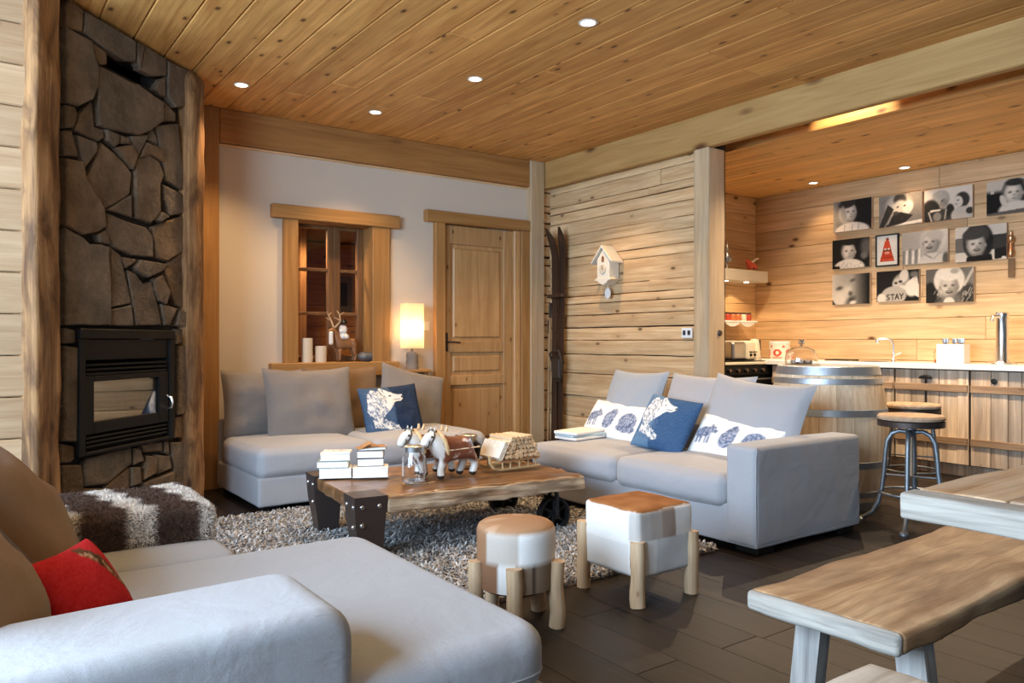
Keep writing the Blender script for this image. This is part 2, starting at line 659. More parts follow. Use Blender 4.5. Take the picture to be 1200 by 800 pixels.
M['whitering'] = plain('white_lamp_ring', (.8, .78, .74), .4)
M['candle'] = plain('cream_wax', (.62, .54, .42), .55)
M['pebble'] = plain('grey_stone', (.10, .105, .11), .35, bump=.3, bscale=25)
M['paper'] = plain('book_pages', (.86, .86, .84), .8, bump=.3, bscale=260)
M['cover'] = plain('brown_book_cover', (.36, .18, .08), .5)
M['covdark'] = plain('dark_book_cover', (.06, .045, .04), .45)
M['covgreen'] = plain('grey_green_cover', (.18, .25, .24), .5)
M['covwhite'] = plain('white_book_cover', (.80, .79, .77), .45)
M['covblue'] = plain('pale_blue_cover', (.48, .62, .68), .45)
M['coffee_top'] = wood('reclaimed_table_top', (.06, .025, .010), (.34, .17, .07), (.03, .013, .007), axis=0, rough=.28, bump=.55, var=.2, wear=(.10, .05, .022), wear_amt=.65, wscale=4, spec=.6)
M['coffee_edge'] = wood('reclaimed_table_edge', (.20, .11, .055), (.84, .68, .48), (.05, .025, .012), axis=0, kn=(2.6, 6), ksize=.16, rough=.6, bump=.9, var=.1, wear=(.13, .07, .035), wear_amt=.55, wscale=7)
M['bench'] = wood('reclaimed_bench', (.30, .165, .08), (.62, .41, .235), (.10, .05, .025), axis=0, rough=.5, bump=.5, var=.06, kn=(1.6, 3.5), ksize=.09, wear=(.13, .065, .033), wear_amt=.75, wscale=3.2)
M['silver_z'] = wood('silvered_leg', (.17, .155, .145), (.42, .39, .36), (.12, .10, .09), axis=2, rough=.75, bump=.6, var=.1)
M['silver_y'] = wood('silvered_end', (.20, .18, .155), (.48, .44, .385), (.14, .11, .09), axis=1, rough=.75, bump=.7, var=.1)
M['silver_x'] = wood('weathered_top', (.36, .29, .22), (.66, .58, .48), (.14, .10, .07), axis=0, rough=.7, bump=.6, var=.1)
M['table'] = wood('reclaimed_table', (.30, .17, .085), (.60, .41, .25), (.07, .035, .017), axis=0, rough=.55, bump=.6, var=.25, wear=(.56, .48, .39), wear_amt=.35, wscale=6)
M['cab'] = wood('barn_wood', (.34, .225, .14), (.80, .64, .48), (.06, .03, .018), axis=2, rough=.7, bump=.6, var=.5, wear=(.40, .35, .30), wear_amt=.5, wscale=3, kn=(2, 6))
M['batten'] = wood('barn_batten', (.32, .19, .105), (.58, .39, .24), (.08, .04, .02), axis=1, rough=.65, bump=.5, var=.3, kn=(2.5, 6))
M['stave'] = wood('oak_stave', (.60, .42, .26), (.90, .73, .53), (.14, .08, .04), axis=2, rough=.65, bump=.35, var=.22, kn=(1.5, 5), ksize=.04)
M['seatwood'] = wood('stool_seat_wood', (.36, .23, .14), (.60, .44, .31), None, axis=0, rough=.55, bump=.4)
M['branch'] = wood('peeled_branch', (.42, .27, .15), (.66, .50, .33), (.25, .13, .06), axis=2, rough=.6, bump=.35, var=.12, kn=(4, 10), ksize=.06)
M['ski'] = wood('dark_ski', (.020, .010, .006), (.070, .034, .018), None, axis=2, rough=.45, var=.2)
M['bamboo'] = wood('bamboo', (.26, .15, .07), (.42, .27, .14), None, axis=2, rough=.5)
M['leather'] = plain('dark_leather', (.035, .022, .014), .55, bump=.3)
M['toywood'] = wood('toy_wood', (.46, .29, .13), (.70, .50, .28), None, axis=0, grain=4, rough=.6)
M['firelog'] = wood('split_log', (.50, .33, .18), (.76, .60, .40), None, axis=1, grain=6, rough=.75, var=.3)
M['birch'] = wood('birch_bark', (.62, .53, .42), (.85, .79, .70), None, axis=0, grain=4, rough=.75)
M['clock'] = plain('cream_clock', (.74, .69, .58), .5, bump=.1)
M['brownwood'] = plain('carved_brown', (.24, .11, .045), .45, bump=.2)
M['darkwall'] = wood('inner_room_board', (.34, .15, .05), (.52, .26, .09), (.05, .02, .008), axis=0, rough=.45)
M['bars'] = wood('dark_oak_bar', (.13, .06, .024), (.24, .12, .05), None, axis=2, rough=.45)
M['brass'] = plain('copper', (.55, .30, .16), .3, .9)
M['redplast'] = plain('red_gloss', (.45, .06, .03), .35)
M['jam'] = plain('orange_jam', (.50, .16, .06), .3)
M['soap'] = plain('orange_soap', (.62, .24, .12), .2)
M['lidwhite'] = plain('jar_lid', (.10, .05, .04), .4)
M['felt'] = plain('ink', (.02, .02, .025), .6)


def shade_mat():
    k = NT('lamp_shade_cloth')
    tl = k.n('ShaderNodeBsdfTranslucent', {'Color': (.95, .80, .56, 1)})
    df = k.n('ShaderNodeBsdfDiffuse', {'Color': (.90, .80, .62, 1)})
    mx = k.n('ShaderNodeMixShader', {0: .45, 1: tl.outputs[0], 2: df.outputs[0]})
    k.t.links.new(mx.outputs[0], k.t.nodes['Material Output'].inputs['Surface'])
    return k.m


M['shade'] = shade_mat()


def stone_mat():
    k = NT('field_stone')
    tc = k.n('ShaderNodeTexCoord'); oi = k.n('ShaderNodeObjectInfo')
    off = k.n('ShaderNodeVectorMath', {0: oi.outputs['Random'], 1: (31.0, 17.0, 53.0)}, operation='MULTIPLY')
    vec = k.n('ShaderNodeVectorMath', {0: tc.outputs['Object'], 1: off.outputs[0]}, operation='ADD').outputs[0]
    n1 = k.n('ShaderNodeTexNoise', {'Vector': vec, 'Scale': 5.0, 'Detail': 6.0, 'Roughness': .65})
    n2 = k.n('ShaderNodeTexNoise', {'Vector': vec, 'Scale': 26.0, 'Detail': 6.0, 'Roughness': .7})
    c = k.ramp(n1.outputs['Fac'], [(.3, (.115, .088, .062)), (.52, (.20, .155, .11)), (.72, (.31, .24, .175))])
    tint = k.ramp(oi.outputs['Random'], [(0, (1.12, .95, .78)), (.5, (.95, .95, .95)), (1, (1.0, 1.02, 1.05))])
    c = k.mix(1.0, c, tint, 'MULTIPLY')
    c = k.mix(k.ramp(n2.outputs['Fac'], [(.55, (0, 0, 0)), (.75, (.5, .5, .5))]), c, (.26, .22, .18, 1))
    k.set(Base_Color=c, Roughness=.8, Specular_IOR_Level=.3)
    h = k.math('ADD', n1.outputs['Fac'], k.math('MULTIPLY', n2.outputs['Fac'], .5))
    k.bump(h, 1.0, .06)
    return k.m


M['stone'] = stone_mat()

# ================================================================== THE SETTING
H, YB = 2.895, 6.05


def boards_along_y(parent, mat, name, xs, y0, y1, z, th, lens, gap=.003, face_down=True, b=.004, jit=.0):
    for i in range(len(xs) - 1):
        y = y0 - random.uniform(0, lens * .8)
        while y < y1:
            ln = lens * random.uniform(.75, 1.2)
            a, c = max(y, y0), min(y + ln, y1)
            y += ln
            if c - a < .05: continue
            if c - a > .05:
                zz = z + random.uniform(-jit, jit)
                MB().box((0, 0, 0), (xs[i + 1] - xs[i] - gap, c - a - .002, th), b).build(
                    name, mat, parent, ((xs[i] + xs[i + 1]) / 2, (a + c) / 2, zz + (th / 2 if face_down else -th / 2)), angle=20)


def boards_level(parent, mat, name, x0, x1, zs, y, th, gap=.004, b=.006, jit=.0, n_split=1):
    """horizontal boards on a wall in local coordinates: length along x, front face at y (towards -y)"""
    for i in range(len(zs) - 1):
        cuts = [x0]
        for k in range(n_split - 1):
            cuts.append(x0 + (x1 - x0) * (k + random.uniform(.6, 1.3)) / n_split)
        cuts.append(x1)
        for a, c in zip(cuts[:-1], cuts[1:]):
            MB().box((0, 0, 0), (c - a - .002, th, zs[i + 1] - zs[i] - gap), b).build(
                name, mat, parent, ((a + c) / 2, y + th / 2 + random.uniform(-jit, jit), (zs[i] + zs[i + 1]) / 2), angle=20)


# floor
fl = struct(MB().span(-2.7, 7.5, -2.7, 8.0, -.12, -.022).build('floor', M['gap']))
boards_along_y(fl, M['floor'], 'floor_board', [-.4 + .205 * k for k in range(39)], .4, 6.1, 0, .02, 2.3, .0015, False, .0015)
fl2 = struct(MB().span(-2.7, 7.5, -2.7, .4, -.022, 0).build('floor', M['floor']))

# ceiling of the sitting area
ce = struct(MB().span(-2.7, 4.95, -2.7, 6.2, H + .022, H + .1).build('ceiling', M['gap']))
boards_along_y(ce, M['ceil'], 'ceiling_board', [.634 + .2075 * k for k in range(-8, 21)], .2, 6.1, H, .02, 6.5, .003, True, .007)
struct(MB().span(-2.7, 4.95, -2.7, .2, H, H + .022).build('ceiling', M['ceil']))

# ceiling of the kitchen, set lower, with an open slot along the big beam
kc = struct(MB().span(5.33, 7.6, -.5, 5.6, 2.763, 2.85).build('ceiling', M['gap']))
boards_along_y(kc, M['pine_y'], 'ceiling_board', [5.33 + .1145 * k for k in range(19)], 1.2, 5.5, 2.74, .02, 5, .003, True, .005)
struct(MB().span(5.295, 5.33, -.5, 5.5, 2.722, 3.0, .004).build('trim_1', M['pine_y']))
struct(MB().span(4.80, 5.33, -.5, 5.5, 3.0, 3.03, .004).build('trim_2', M['pine_y']))

# white back wall with a window opening and a door opening
wb = struct_empty('wall_back')
mb = MB()
for x0, x1, z0, z1 in ((1.45, 2.17, 0, H), (2.17, 2.96, 0, .90), (2.17, 2.96, 2.15, H), (2.96, 3.56, 0, H), (3.56, 4.50, 2.25, H), (4.50, 4.75, 0, H)):
    mb.span(x0, x1, 6.10, 6.30, z0, z1, 0)
mb.build('plaster', M['plaster'], wb, smooth=False)
struct(MB().span(1.616, 4.56, 6.05, 6.16, 2.635, H, .006).build('trim_3', M['beam_x']))         # beam over the white wall
struct(MB().span(1.616, 4.56, 6.085, 6.12, 2.615, 2.633, .003).build('trim_4', M['pine_x']))    # thin pale strip standing in for the warm line of light under that beam
struct(MB().span(1.48, 1.614, 6.05, 6.2, 0, H, .006).build('trim_5', M['frame_z']))              # corner post, left
struct(MB().span(4.56, 4.728, 6.03, 6.2, 0, H, .006).build('trim_6', M['post']))                 # corner post, right

# window looking into a dark inner room
w = struct_empty('window_1')
MB().span(2.017, 3.135, 6.035, 6.12, 2.103, 2.212, .005).build('lintel', M['frame_x'], w)
MB().span(2.113, 2.231, 6.05, 6.26, .945, 2.103, .005).build('jamb', M['frame_z'], w)
MB().span(2.883, 3.044, 6.05, 6.26, .945, 2.103, .005).build('jamb', M['frame_z'], w)
MB().span(2.003, 3.118, 6.02, 6.27, .83, .948, .006).build('sill', M['frame_x'], w)
MB().span(2.231, 2.883, 6.10, 6.30, 2.103, 2.16, .002).build('head_lining', M['frame_x'], w)
for x0, x1 in ((2.232, 2.285), (2.56, 2.615), (2.615, 2.675), (2.83, 2.883)):
    MB().span(x0, x1, 6.25, 6.295, .95, 2.103, .006).build('stile', M['bars'], w)
for x0, x1 in ((2.285, 2.56), (2.675, 2.83)):
    for z in (1.355, 1.725):
        MB().span(x0, x1, 6.255, 6.29, z - .014, z + .014, .004).build('glazing_bar', M['bars'], w)
    MB().span(x0, x1, 6.25, 6.295, .95, 1.0, .006).build('sash_rail', M['bars'], w)
    MB().span(x0, x1, 6.25, 6.295, 2.07, 2.103, .006).build('sash_rail', M['bars'], w)
    for z0, z1 in ((1.0, 1.341), (1.369, 1.711), (1.739, 2.07)):
        MB().span(x0, x1, 6.271, 6.275, z0, z1, 0).build('pane', M['pane'], w)

ir = struct_empty('wall_inner_room')
MB().span(1.56, 4.24, 7.79, 7.85, .36, 2.22, 0).build('backing', M['gap'], ir)
boards_level(ir, M['darkwall'], 'board', 1.6, 4.2, [.4 + .22 * k for k in range(9)], 7.75, .03)
for nm, s_ in (('side', (1.56, 1.6, 6.3, 7.8, .4, 2.6)), ('side', (4.2, 4.24, 6.3, 7.8, .4, 2.6)), ('cover', (1.56, 4.24, 6.3, 7.8, 2.175, 2.22)), ('base', (1.56, 4.24, 6.3, 7.8, .36, .4))):
    MB().span(*s_).build(nm, M['darkwall'], ir)
MB().span(2.56, 2.585, 6.9, 7.72, .4, 2.6, .004).build('cupboard_side', M['darkwall'], ir)
MB().span(2.54, 2.60, 6.84, 6.9, .4, 2.6, .006).build('cupboard_post', M['bars'], ir)

# panelled door
d = struct_empty('door_1')
MB().span(3.401, 4.56, 6.035, 6.12, 2.197, 2.302, .006).build('lintel', M['frame_x'], d)
MB().span(3.50, 3.60, 6.045, 6.2, 0, 2.197, .005).build('jamb', M['frame_z'], d)
MB().span(4.46, 4.56, 6.045, 6.2, 0, 2.197, .005).build('jamb', M['frame_z'], d)
MB().span(4.385, 4.46, 6.065, 6.2, 0, 2.197, .008).build('jamb', M['door'], d)
lx0, lx1 = 3.602, 4.383
MB().span(lx0, lx0 + .085, 6.10, 6.145, .01, 2.19, .004).build('stile', M['door'], d)
MB().span(lx1 - .10, lx1, 6.10, 6.145, .01, 2.19, .004).build('stile', M['door'], d)
for z0, z1 in ((.01, .18), (.715, .805), (1.02, 1.12), (2.02, 2.19)):
    MB().span(lx0 + .085, lx1 - .10, 6.10, 6.145, z0, z1, .004).build('rail', M['door'], d)
for z0, z1 in ((.18, .715), (.805, 1.02), (1.12, 2.02)):
    mb = MB()
    mb.prism([(lx0 + .085, z0), (lx1 - .10, z0), (lx1 - .10, z1), (lx0 + .085, z1)], 6.125, 6.14)
    mb.prism([(lx0 + .12, z0 + .035), (lx1 - .135, z0 + .035), (lx1 - .135, z1 - .035), (lx0 + .12, z1 - .035)], 6.11, 6.13, .012)
    mb.build('panel', M['door'], d)
mb = MB()
mb.span(3.625, 3.655, 6.092, 6.10, 1.03, 1.20, .003)
mb.tube([(3.64, 6.10, 1.115), (3.64, 6.055, 1.115), (3.70, 6.05, 1.115), (3.76, 6.05, 1.11)], .009, 8)
mb.build('door_handle', M['iron'], d)

# old log wall
XW = 4.84
wr = struct_empty('wall_right')
MB().span(XW + .05, XW + .12, 4.0, 6.3, 0, H, 0).build('backing', M['gap'], wr)
zs = [0, .2, .40, .60, .815, 1.0, 1.13, 1.25, 1.37, 1.475, 1.55, 1.646, 1.85, 1.93, 2.05, 2.15, 2.275, 2.38, 2.445, 2.58, 2.70]
for i in range(len(zs) - 1):
    cuts = [4.08, 6.09]
    if i in (17, 18, 10): cuts = [4.08, 4.55 + .2 * random.random(), 6.09]
    for a, c in zip(cuts[:-1], cuts[1:]):
        hgt = zs[i + 1] - zs[i] - random.choice((.002, .003, .005, .009))
        mb = MB()
        mb.softbox((0, 0, 0), (.09, c - a - .004, hgt), .007, nn=(1, 30, 3), arc=2, amp=.004, freq=8, seed=i, anis=(1, .6, 1.5))
        mb.build('log', M['log'], wr, (XW + .045 + random.uniform(-.008, .008), (a + c) / 2, (zs[i] + zs[i + 1]) / 2), angle=50)
for i in range(len(zs) - 1):                     # log ends of the crossing wall in the corner
    hgt = zs[i + 1] - zs[i] - random.choice((.006, .010, .014))
    MB().softbox((0, 0, 0), (.15, .05, hgt), .014, nn=(4, 1, 3), arc=2, amp=.006, freq=9, seed=i + 40).build(
        'log_end', M['log'], wr, (4.80, 6.115, (zs[i] + zs[i + 1]) / 2 + .03), angle=50)
MB().span(4.72, 4.9, 6.13, 6.2, 0, H, 0).build('backing', M['gap'], wr)
struct(MB().span(4.74, 4.815, -.6, 6.06, 2.637, 3.02, .008).build('trim_7', M['beam_y']))           # long beam
# post at the end of the log wall
tp = struct(MB().softbox((4.84, 4.06, 1.318), (.20, .15, 2.636), .012, nn=(3, 3, 24), arc=2, amp=.003, freq=5, seed=3).build('trim_8', M['post']))
bt = MB().lathe([(0, -.012), (.024, -.010), (.026, .0), (.018, .012), (0, .014)], 16, M=Matrix.Rotation(R(90), 4, 'X')).build('bolt', M['iron'], tp, (4.875, 3.985, 1.186))

# kitchen walls
wk = struct_empty('wall_kitchen', (7.35, 5.49, 0), R(-90))
MB().span(-.1, 5.2, .03, .10, 0, 2.85, 0).build('backing', M['gap'], wk)
boards_level(wk, M['pine_x'], 'board', -.03, 5.1, [.14 + .2 * k for k in range(14)], 0, .03, .003, .004, n_split=2)
ws = struct_empty('wall_kitchen_side')
MB().span(4.95, 7.45, 5.525, 5.6, 0, 2.85, 0).build('backing', M['gap'], ws)
boards_level(ws, M['pine_x'], 'board', 4.95, 7.35, [.14 + .2 * k for k in range(14)], 5.495, .03, .003, .004)
struct(MB().span(4.93, 4.96, 4.13, 5.5, 0, 2.85, 0).build('wall_partition', M['pine_y']))

# left wall of pale level boards
wl = struct_empty('wall_left')
MB().span(-1.6, .30, 4.405, 4.46, 0, H, 0).build('backing', M['gap'], wl)
boards_level(wl, M['pale_x'], 'board', -1.6, .28, [.06 + .1985 * k for k in range(15)], 4.37, .03, .004, .006)
struct(MB().span(1.26, 1.33, 5.45, 6.2, 0, H, .004).build('wall_corner', M['frame_z']))

# fireplace breast: local x runs along the breast, -y points into the room
FP = Matrix.Translation((-2.059, 2.059, 0)) @ Matrix.Rotation(R(45), 4, 'Z')
wf = struct_empty('wall_fireplace', (-2.059, 2.059, 0), R(45))
mb = MB()
for x0, x1, z0, z1 in ((3.45, 3.60, 0, H), (4.43, 4.72, 0, H), (3.60, 4.43, 0, .515), (3.60, 4.43, 1.185, 2.65), (3.60, 3.87, 2.65, H), (4.31, 4.43, 2.65, H), (3.87, 4.31, 2.745, H)):
    mb.span(x0, x1, .02, .10, z0, z1, 0)
mb.build('mortar', M['mortar'], wf, smooth=False)
MB().span(3.5, 4.65, .34, .38, 0, H, 0).build('flue_back', M['soot'], wf)
STONES = [[(3.53,2.84),(3.56,2.88),(3.66,2.87),(3.65,2.75),(3.53,2.73)],[(3.67,2.87),(4.09,2.87),(4.09,2.75),(3.99,2.72),(3.85,2.73),(3.66,2.75)],[(4.1,2.87),(4.17,2.88),(4.13,2.73),(4.1,2.75)],[(4.17,2.88),(4.39,2.88),(4.39,2.77),(4.25,2.72),(4.13,2.72)],[(4.4,2.87),(4.63,2.89),(4.62,2.65),(4.48,2.6),(4.4,2.65)],[(3.53,2.73),(3.72,2.73),(3.73,2.67),(3.77,2.61),(3.77,2.51),(3.73,2.42),(3.62,2.35),(3.53,2.34)],[(3.73,2.73),(3.85,2.72),(3.85,2.65),(3.79,2.63),(3.75,2.66)],[(4.28,2.65),(4.33,2.73),(4.39,2.76),(4.39,2.64),(4.33,2.64)],[(3.78,2.62),(4.06,2.62),(4.12,2.63),(4.18,2.62),(4.36,2.6),(4.36,2.48),(4.22,2.38),(4.12,2.33),(3.97,2.31),(3.83,2.29),(3.77,2.29),(3.77,2.53)],[(4.38,2.61),(4.5,2.57),(4.5,2.52),(4.37,2.48)],[(3.53,2.33),(3.6,2.34),(3.62,2.3),(3.59,2.23),(3.53,2.21)],[(3.64,2.31),(3.73,2.41),(3.75,2.28),(3.82,2.28),(3.83,2.24),(3.79,2.21),(3.61,2.22)],[(3.53,2.2),(3.59,2.22),(3.64,2.09),(3.53,2.07)],[(3.62,2.2),(3.77,2.2),(3.77,2.15),(3.68,2.04),(3.64,2.13)],[(3.84,2.29),(3.95,2.29),(3.94,2.23),(3.91,2.21),(3.85,2.23)],[(3.96,2.29),(4.04,2.29),(4.05,2.26),(3.96,2.24)],[(4.06,2.31),(4.22,2.36),(4.2,2.32),(4.13,2.21),(4.07,2.27)],[(3.92,2.21),(4.06,2.26),(4.11,2.21),(4.07,2.12),(4.01,2.15)],[(4.21,2.33),(4.26,2.41),(4.3,2.37),(4.32,2.32)],[(4.13,2.2),(4.2,2.31),(4.34,2.31),(4.36,2.23),(4.23,2.24)],[(4.29,2.43),(4.52,2.51),(4.57,2.27),(4.6,2.09),(4.39,2.12),(4.37,2.2)],[(3.53,2.06),(3.66,2.07),(3.68,1.98),(3.82,1.85),(3.83,1.75),(3.76,1.71),(3.65,1.68),(3.53,1.71)],[(3.73,2.04),(3.82,2.21),(4.01,2.14),(4.07,2.1),(4.05,1.97),(3.92,1.89),(3.84,1.85),(3.69,1.98)],[(4.1,2.19),(4.22,2.24),(4.32,2.22),(4.37,2.15),(4.33,2.08),(4.34,1.92),(4.24,1.83),(4.1,1.84),(4.09,2.09)],[(4.36,2.09),(4.6,2.07),(4.63,2.02),(4.6,1.95),(4.44,1.91),(4.37,2.01)],[(4.35,1.92),(4.42,1.9),(4.33,1.85),(4.3,1.86)],[(3.86,1.85),(4.06,1.97),(4.07,1.84),(3.92,1.85)],[(3.85,1.83),(4.01,1.81),(4.2,1.8),(4.26,1.76),(4.27,1.63),(4.06,1.62),(3.9,1.65),(3.84,1.72)],[(4.26,1.81),(4.43,1.88),(4.58,1.93),(4.57,1.7),(4.41,1.62),(4.3,1.63),(4.27,1.75)],[(3.77,1.7),(3.83,1.73),(3.87,1.66),(3.79,1.66)],[(3.52,1.7),(3.65,1.67),(3.7,1.64),(3.79,1.65),(3.85,1.64),(3.87,1.46),(3.87,1.21),(3.52,1.2)],[(3.88,1.65),(3.97,1.61),(3.99,1.55),(4.06,1.34),(3.89,1.31)],[(3.97,1.6),(4.1,1.6),(4.09,1.58),(4.01,1.54)],[(4.13,1.6),(4.39,1.6),(4.36,1.56),(4.2,1.5),(4.1,1.53),(4.08,1.55)],[(4.02,1.53),(4.09,1.52),(4.17,1.46),(4.24,1.48),(4.3,1.35),(4.34,1.22),(4.1,1.21),(4.07,1.34)],[(4.27,1.5),(4.34,1.53),(4.42,1.43),(4.38,1.35),(4.31,1.37),(4.26,1.43)],[(4.42,1.61),(4.56,1.69),(4.61,1.67),(4.6,1.33),(4.5,1.35),(4.44,1.44),(4.39,1.55)],[(3.89,1.3),(4.06,1.33),(4.08,1.21),(3.88,1.21)],[(4.33,1.35),(4.5,1.33),(4.47,1.3),(4.41,1.22),(4.36,1.22)],[(4.51,1.32),(4.6,1.31),(4.6,1.21),(4.48,1.22)],[(3.53,1.19),(3.61,1.18),(3.61,1.11),(3.52,1.11)],[(3.51,1.1),(3.62,1.09),(3.63,0.59),(3.51,0.61)],[(3.51,0.6),(3.62,0.57),(3.63,0.52),(3.58,0.49),(3.51,0.5)],[(3.51,0.49),(3.65,0.47),(3.67,0.37),(3.67,0.25),(3.51,0.27)],[(3.67,0.47),(3.7,0.5),(4.06,0.51),(4.06,0.41),(3.85,0.33),(3.68,0.35)],[(3.85,0.32),(4.05,0.39),(4.05,0.23),(3.86,0.22)],[(4.08,0.5),(4.14,0.49),(4.18,0.41),(4.08,0.4)],[(4.16,0.51),(4.36,0.5),(4.36,0.44),(4.18,0.46)],[(4.38,0.5),(4.42,0.5),(4.43,0.41),(4.38,0.43)],[(4.2,0.44),(4.29,0.42),(4.28,0.32),(4.17,0.3)],[(4.3,0.43),(4.43,0.4),(4.45,0.32),(4.3,0.31)],[(4.06,0.39),(4.14,0.38),(4.15,0.28),(4.06,0.28)],[(4.16,0.28),(4.47,0.3),(4.48,0.16),(4.18,0.21)],[(4.44,0.49),(4.62,0.47),(4.62,0.13),(4.5,0.16)],[(4.5,1.2),(4.61,1.2),(4.62,1.11),(4.5,1.1)],[(4.5,1.09),(4.62,1.1),(4.62,0.65),(4.5,0.65)],[(4.5,0.64),(4.62,0.64),(4.62,0.49),(4.48,0.51)],[(3.68,0.34),(3.85,0.31),(3.85,0.22),(3.68,0.24)]]
for i, poly in enumerate(STONES):
    cx = sum(p[0] for p in poly) / len(poly); cz = sum(p[1] for p in poly) / len(poly)
    pts = []
    n = len(poly)
    for k in range(n):                           # split long edges and make them uneven
        a, c = Vector(poly[k]), Vector(poly[(k + 1) % n])
        m = max(1, int((c - a).length / .09))
        for t in range(m):
            q = a.lerp(c, t / m)
            if t: q += Vector((noise.noise(Vector((q.x * 9, q.y * 9, i))), noise.noise(Vector((q.x * 9, q.y * 9, i + 50))))) * .010
            pts.append((q.x - cx, q.y - cz))
    pts = [(x * .992, z * .992) for x, z in pts]
    proud = random.uniform(-.004, .018)
    mb = MB().prism(pts, -.012 - proud, .03, .007)
    o = mb.build('stone', M['stone'], wf, (cx, 0, cz), (random.uniform(-.02, .02), 0, 0), angle=25)
# rough hewn posts on both sides of the stones
def hewn_post(name, x, y, sx, sy, seed, r=.02):
    mb = MB().softbox((0, 0, 0), (sx, sy, H - .004), r, nn=(5, 5, 60), arc=3, amp=.010, freq=9, seed=seed, anis=(1, 1, .35))
    o = mb.build(name, M['hewn'], None, FP @ Vector((x, y, H / 2)), (0, 0, R(45)), angle=60)
    return struct(o)
hewn_post('trim_9', 3.352, .01, .165, .17, 1)
hewn_post('trim_10', 4.668, .02, .20, .19, 5, .08)

# ------------------------------------------------------------------ the stove set into the stones
st = thing('fireplace_insert', 'black steel wood stove with glass door set into the stone chimney', 'fireplace', (-2.059, 2.059, 0), R(45))
mb = MB()
X0, X1, Z0, Z1 = 3.60, 4.432, .515, 1.188
for a in ((X0, X1, -.05, .04, 1.135, Z1), (X0, X0 + .045, -.045, .04, Z0, 1.135), (X1 - .045, X1, -.045, .04, Z0, 1.135), (X0 + .045, X1 - .045, -.045, .04, Z0, .535)):
    mb.span(*a, .004)
mb.build('frame', M['black'], st)
mb = MB()
mb.span(X0 + .045, X1 - .045, -.03, .04, 1.02, 1.133, .003)
mb.build('hood_plate', M['black'], st)
for z in (.945, .97, .995):
    MB().span(X0 + .06, X1 - .06, -.034, -.01, z - .007, z + .006, .003).build('louver', M['black'], st)
for z in (.56, .583, .606):
    MB().span(X0 + .06, X1 - .06, -.034, -.01, z - .007, z + .006, .003).build('louver', M['black'], st)
dr = MB()
for a in ((X0 + .05, 3.72, .625, .935), (4.29, X1 - .05, .625, .935), (3.72, 4.29, .625, .688), (3.72, 4.29, .905, .935)):
    dr.span(a[0], a[1], -.035, -.005, a[2], a[3], .003)
dr = dr.build('stove_door', M['black'], st)
MB().span(3.72, 4.29, -.022, -.018, .688, .905, 0).build('glass', M['firepane'], dr)
MB().tube([(4.365, -.035, .705), (4.365, -.065, .715), (4.368, -.07, .745), (4.365, -.065, .775), (4.365, -.035, .785)], .008, 8).build('handle', M['chrome'], dr)
mb = MB()
mb.span(X0 + .02, X1 - .02, .25, .27, .53, 1.12, 0); mb.span(X0 + .02, X0 + .04, 0, .26, .53, 1.12, 0); mb.span(X1 - .04, X1 - .02, 0, .26, .53, 1.12, 0)
mb.span(X0 + .02, X1 - .02, 0, .26, .53, .55, 0); mb.span(X0 + .02, X1 - .02, 0, .26, 1.10, 1.12, 0)
mb.build('firebox', M['soot'], st, smooth=False)

# ------------------------------------------------------------------ recessed ceiling lamps
def downlight(x, y, z, label, power, size=100, col=(1.0, .66, .34), r=.042, tilt=None, grp='recessed ceiling spotlights'):
    t = thing('ceiling_spotlight', label, 'light', (x, y, z))
    MB().lathe([(r, 0), (r * 1.28, -.003), (r * 1.3, -.0055), (r * .98, -.007), (r * .92, -.002)], 24).build('ring', M['whitering'], t)
    MB().lathe([(0, -.0025), (r * .9, -.0025), (r * .9, -.001), (0, -.001)], 20).build('lens', M['lens'], t)
    ld = bpy.data.lights.new('bulb_or_fill', 'SPOT')
    ld.energy = power; ld.color = col; ld.spot_size = R(size); ld.spot_blend = .7; ld.shadow_soft_size = .04
    lo = bpy.data.objects.new('bulb_or_fill', ld)
    COL.objects.link(lo); lo.parent = t; lo.location = (0, 0, -.03)
    return t


PW = 62
downlight(1.595, 5.425, H, 'recessed spotlight in the ceiling closest to the stone chimney', PW)
downlight(2.626, 5.466, H, 'recessed ceiling spotlight in front of the beam above the dark window', PW)
downlight(2.841, 4.381, H, 'recessed ceiling spotlight in the middle of the pine ceiling', PW)
downlight(2.849, 3.242, H, 'recessed ceiling spotlight nearest the viewer, at the top of the picture', PW)
for k, (x, y) in enumerate(((1.0, 2.7), (4.1, 4.9))):  # two warm spots added without a ceiling fixture
    d_ = bpy.data.lights.new('bulb_or_fill', 'SPOT'); d_.energy = (34, PW)[k]; d_.color = (1, .66, .34); d_.spot_size = R(100); d_.spot_blend = .7
    o_ = bpy.data.objects.new('bulb_or_fill', d_); COL.objects.link(o_); o_.location = (x, y, H - .03)
PK = 13
downlight(7.095, 4.609, 2.74, 'recessed kitchen ceiling spotlight left of the photo rows', PK)
downlight(7.159, 3.706, 2.74, 'recessed kitchen ceiling spotlight above the photo of two people', PK)
for x, y in ((5.75, 4.5), (5.65, 3.4), (5.75, 2.2)):  # added fill spots without fixtures, to brighten cabinets and kitchen
    d_ = bpy.data.lights.new('bulb_or_fill', 'SPOT'); d_.energy = 125; d_.color = (1, .76, .49); d_.spot_size = R(140); d_.spot_blend = .7
    o_ = bpy.data.objects.new('bulb_or_fill', d_); COL.objects.link(o_); o_.location = (x, y, 2.70)
# lamp inside the slot between beam and kitchen ceiling
d_ = bpy.data.lights.new('slot_lamp', 'SPOT'); d_.energy = 17; d_.color = (1, .76, .52); d_.spot_size = R(95); d_.shadow_soft_size = .03
o_ = bpy.data.objects.new('slot_lamp', d_); COL.objects.link(o_); o_.location = (5.02, 3.12, 2.93); o_.rotation_euler = (0, R(-68), 0)
# lamp in the inner room
downlight(2.40, 6.52, 2.172, 'small recessed lamp inside the dark inner room, seen through the window', 80, 150)

